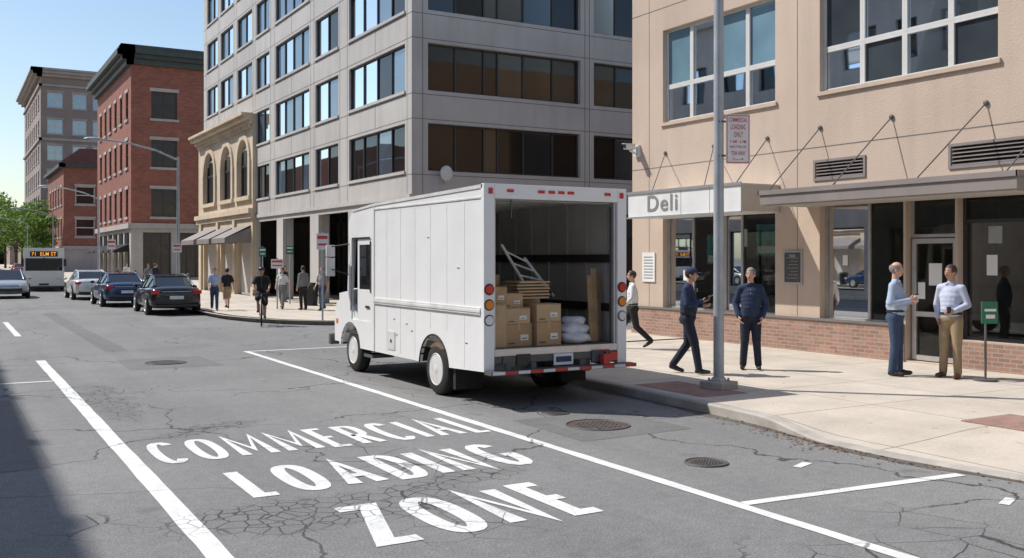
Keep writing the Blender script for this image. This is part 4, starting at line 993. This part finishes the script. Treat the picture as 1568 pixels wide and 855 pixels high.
        b=w+d*.03+wd*sgn*.032; q=b+(d*.7+wd*sgn*.6+nrm*.4).normalized()*.038; mb.caps(b,q,.013,.0115,7); mb.caps(q,q+(d*.85+wd*sgn*.1+nrm*.5).normalized()*.03,.0115,.009,7)
    mb.obj('hands',[skin],e,smooth=True)
    return e
p=person((10.66,12.62,.132),(.62,-.78),1.78,dict(head=(0,.06,1.645),elR=(.24,.03,1.15),wrR=(.13,.25,1.21),elL=(-.24,.03,1.15),wrL=(-.12,.22,1.13),
 knR=(.10,.13,.51),anR=(.11,.20,.10),knL=(-.10,-.02,.50),anL=(-.11,-.28,.13)),NAVY,NAVYP,hair=HAIRB,cap=NAVY,belly=.03,toeL=(0,1,-.28),hands={'R':{'n':(0,.2,1),'curl':.5},'L':{'n':(.2,.2,1),'curl':.5}})
mb=MB(); mb.rot((.06,.35,1.275),(.085,.115,.006),Matrix.Rotation(.6,3,'X')@Matrix.Rotation(.2,3,'Z'),0); mb.obj('tablet',[BLACKP],p,bevel=.004)
mb=MB(); mb.box(-.13,-.07,.128,.136,1.36,1.42,0); mb.box(.16,.2,-.02,.06,.98,1.12,1); mb.obj('badge_and_radio',[ALU,BLACKP],p)
person((11.97,12.53,.132),(-.70,-.72),1.76,dict(elR=(.255,-.06,1.15),wrR=(.20,.05,.93),elL=(-.255,-.06,1.15),wrL=(-.20,.05,.93),anR=(.13,-.03,.09),anL=(-.13,-.03,.09)),NAVY2,NAVYP,hair=HAIRG,belly=.03,look=-.25,jacket=True)
p=person((13.42,10.72,.132),(.42,-.91),1.86,dict(elR=(.25,-.02,1.14),wrR=(.12,.23,1.19),elL=(-.25,.0,1.14),wrL=(-.10,.22,1.16),anR=(.13,-.02,.09),anL=(-.13,.02,.09)),LBLUE,DENIM,hair=HAIRG,belly=.045,look=.15,bald=True,hands={'R':{'n':(-1,.2,.2),'curl':.6},'L':{'n':(1,.2,.2),'curl':.6}})
mb=MB(); mb.cyl((.01,.31,1.16),(.01,.31,1.27),.030,.038,16); mb.cyl((.01,.31,1.27),(.01,.31,1.285),.041,.039,16,1); mb.obj('coffee_cup',[LABEL,BLACKP],p)
p=person((13.92,10.06,.132),(-.97,-.20),1.82,dict(elL=(-.25,-.03,1.15),wrL=(-.14,.20,1.06),elR=(.255,-.06,1.14),wrR=(.19,.03,.93),anR=(.14,-.03,.09),anL=(-.12,.03,.09)),LBLUE2,KHAKI,hair=HAIRB,belly=.03,look=-.25,shoe=SHOEB,skin=SKIN2,hands={'L':{'n':(1,0,.4),'curl':.6}})
mb=MB(); mb.cyl((-.10,.30,1.03),(-.10,.30,1.13),.028,.034,14); mb.obj('coffee_cup',[BLACKP],p)
walk=dict(knR=(.09,.20,.53),anR=(.09,.30,.12),knL=(-.09,-.08,.50),anL=(-.09,-.40,.20),elR=(.23,-.12,1.15),wrR=(.24,-.10,.90),elL=(-.23,.04,1.15),wrL=(-.22,.24,.96))
walkb=dict(knL=(-.09,.14,.52),anL=(-.09,.20,.10),knR=(.09,-.03,.50),anR=(.09,-.26,.15),elL=(-.23,-.10,1.15),wrL=(-.24,-.06,.90),elR=(.23,.02,1.15),wrR=(.22,.18,.96))
person((12.55,16.65,.132),(-.85,.5),1.66,walk,CWHITE,CBLACK,hair=HAIRB,toeL=(0,1,-.6),vox=.016)
D=.022
person((8.45,36.3,.132),(-.2,-1),1.58,walkb,LBLUE,DENIM,sleeve='short',hair=HAIRB,vox=D); person((8.98,36.6,.132),(.1,1),1.55,walk,CBLACK,KHAKI,hair=HAIRK,sleeve='short',vox=D,shorts=True,skin=SKIN2)
person((10.84,35.9,.132),(-.6,-.8),1.56,walkb,CWHITE,CGREY,sleeve='short',hair=HAIRK,vox=D); person((11.35,35.0,.132),(-.3,1),1.64,{},CGREY,CBLACK,hair=HAIRK,vox=D,jacket=True,skin=SKIN2)
person((11.8,34.2,.132),(-.8,-.5),1.6,walkb,CGREY,DENIM,hair=HAIRB,sleeve='short',vox=D); person((12.6,41.5,.132),(.3,-1),1.6,{},CBLACK,CGREY,hair=HAIRB,vox=.03)
person((9.5,56,.132),(0,-1),1.6,walkb,CGREY,CBLACK,hair=HAIRB,vox=.03); person((10.2,58,.132),(0,1),1.62,walk,NAVY,KHAKI,hair=HAIRB,vox=.03); person((10.8,61,.132),(0,-1),1.6,walk,CRED,CBLACK,hair=HAIRB,vox=.03)
person((9.9,66,.132),(0,-1),1.6,walkb,CWHITE,DENIM,hair=HAIRB,vox=.03)
person((16.2,9.75,.152),(-.9,.4),1.78,{},NAVY,CBLACK,hair=HAIRB,vox=.02)
cy=person((8.24,29.4,.16),(-.28,-.96),1.72,dict(pelvis=(0,-.12,.92),chest=(0,.06,1.22),neck=(0,.13,1.38),head=(0,.19,1.56),shR=(.17,.10,1.33),shL=(-.17,.10,1.33),elR=(.25,.26,1.12),elL=(-.25,.26,1.12),wrR=(.23,.44,1.0),wrL=(-.23,.44,1.0),
 hipR=(.09,-.12,.88),hipL=(-.09,-.12,.88),knR=(.11,.22,.70),anR=(.10,.10,.34),knL=(-.11,.18,.55),anL=(-.10,.06,.14)),CBLACK,CBLACK,sleeve='short',hair=HAIRK,cap=None,vox=.02,shorts=True,name='cyclist',skin=SKIN2,hands={'L':{'curl':.8},'R':{'curl':.8}})
mb=MB(); mb.ell((0,.18,1.61),(.10,.13,.085),None,16,10,0,lambda p:p.z>1.595); mb.obj('helmet',[BLACKP],cy,smooth=True)
bk=empty('bicycle',(8.24,29.4,0.006),(-.28,-.96)); mb=MB()
for y in (-.52,.56): mb.torus((0,y,.345),(1,0,0),.325,.02,32,8,0); mb.cyl((-.04,y,.345),(.04,y,.345),.025,n=8,mi=1)
for y in (-.52,.56):
    for k in range(14): a=k*2*math.pi/14; mb.cyl((0,y,.345),(0,y+.32*math.cos(a),.345+.32*math.sin(a)),.0025,n=4,mi=1)
for a,b in (((0,-.05,.30),(0,-.16,.86)),((0,-.14,.78),(0,.38,.82)),((0,-.05,.30),(0,.40,.74)),((0,-.05,.30),(0,-.52,.345)),((0,-.14,.76),(0,-.52,.345)),((0,.38,.90),(0,.44,.65))): mb.cyl(a,b,.017,n=8,mi=2)
for s in (-1,1): mb.cyl((s*.05,.44,.66),(s*.05,.56,.345),.012,n=6,mi=2); mb.cyl((s*.05,-.05,.30),(s*.08,-.05+.05*s,.30-.13*s),.01,n=6,mi=1); mb.box(s*.1-.04,s*.1+.04,-.0+.05*s-.08,.05*s,.29-.13*s,.31-.13*s,0)
mb.cyl((-.26,.42,.97),(.26,.42,.97),.014,n=8,mi=0); mb.cyl((0,.38,.90),(0,.42,.97),.014,n=8,mi=1); mb.ell((0,-.17,.885),(.07,.13,.03),None,12,6,0)
mb.obj('frame_and_wheels',[BLACK,ALU,DSTEEL],bk)
# ------------------------------------------------------------------ trees
def tree(x,y,h,r,seed,name='street_tree',dark=.3,leaf=.30,cnt=3000):
    rnd=random.Random(seed); e=empty(name,(x,y,0)); mb=MB(); mb.cyl((0,0,0),(0,0,h*.4),.22,.16,8)
    cl=[]
    for i in range(11):
        a=rnd.uniform(0,6.28); rr=r*rnd.uniform(.2,.8); z=h*rnd.uniform(.36,.88); p=V((rr*math.cos(a),rr*math.sin(a),z)); mb.cyl((0,0,h*.3),tuple(p*.9),.09,.02,6); cl.append((p,r*rnd.uniform(.28,.5)))
    mb.obj('trunk_and_limbs',[BARK],e)
    mb=MB()
    for i in range(cnt):
        p,cr=rnd.choice(cl); d=V((rnd.gauss(0,1),rnd.gauss(0,1),rnd.gauss(0,1))).normalized(); q=p+d*cr*rnd.uniform(.5,1.1); s=leaf*rnd.uniform(.5,1.3)
        u=V((rnd.gauss(0,1),rnd.gauss(0,1),rnd.gauss(0,1))).normalized(); w=u.cross(d).normalized()*s; u=u*s
        mb.poly([q-u*.6,q+w*.5,q+u*.6,q-w*.5],1 if rnd.random()<dark else 0)
    mb.obj('foliage',[LEAFM,LEAFD],e,weld=False)
tree(10.2,165,11.0,4.4,1); tree(10.0,182,12.5,5.0,2); tree(11.0,150,8.5,3.0,5); tree(9.5,205,14,5.5,3,leaf=.4); tree(6,240,17,6,4,dark=.5,leaf=.45); tree(12,200,12,5,8,leaf=.4)
e=empty('distant_trees',(0,330,0)); rnd=random.Random(3); mb=MB()
for i in range(9000):
    x=rnd.uniform(-40,80); h=9+4*math.sin(x*.3)+2*math.sin(x*1.1); s=rnd.uniform(.5,1.2); q=V((x,rnd.uniform(-5,5),h*rnd.random()**.6)); u=V((rnd.gauss(0,1),rnd.gauss(0,1),rnd.gauss(0,1))).normalized()*s; w=u.cross(V((rnd.gauss(0,1),rnd.gauss(0,1),1))).normalized()*s
    mb.poly([q-u,q+w,q+u,q-w],i%2)
mb.obj('foliage',[DLEAFM,DLEAFD],e,weld=False)
# ------------------------------------------------------------------ light, world, camera
EL=math.radians(50); hd=V((.70,-.714)).normalized()
d=V((hd.x*math.cos(EL),hd.y*math.cos(EL),-math.sin(EL)))
sl_=bpy.data.lights.new('sun','SUN'); sl_.energy=5.0; sl_.angle=math.radians(.5); sl_.color=(1,.96,.90)
so=bpy.data.objects.new('sun',sl_); COL.objects.link(so); so.rotation_euler=d.to_track_quat('-Z','Y').to_euler(); so.location=(-20,20,40)
w=bpy.data.worlds.new('World'); S.world=w; w.use_nodes=True; t=w.node_tree; bg=t.nodes['Background']; sk=N(t,'ShaderNodeTexSky'); sk.sky_type='NISHITA'; sk.sun_disc=False
sk.sun_elevation=EL; sk.sun_rotation=math.atan2(-hd.x,-hd.y)%(2*math.pi); sk.air_density=1.1; sk.dust_density=.8; sk.ozone_density=1.5; L(t,sk.outputs[0],bg.inputs[0]); bg.inputs[1].default_value=.145
cd=bpy.data.cameras.new('camera'); co=bpy.data.objects.new('camera',cd); COL.objects.link(co); co.location=(0,0,2.05); co.rotation_euler=(math.radians(90),0,math.radians(-30))
cd.sensor_width=36; cd.lens=34.44; cd.shift_y=-.0207; cd.clip_end=3000; cd.clip_start=.05; S.camera=co
S.view_settings.view_transform='Standard'; S.view_settings.look='None'; S.view_settings.exposure=0
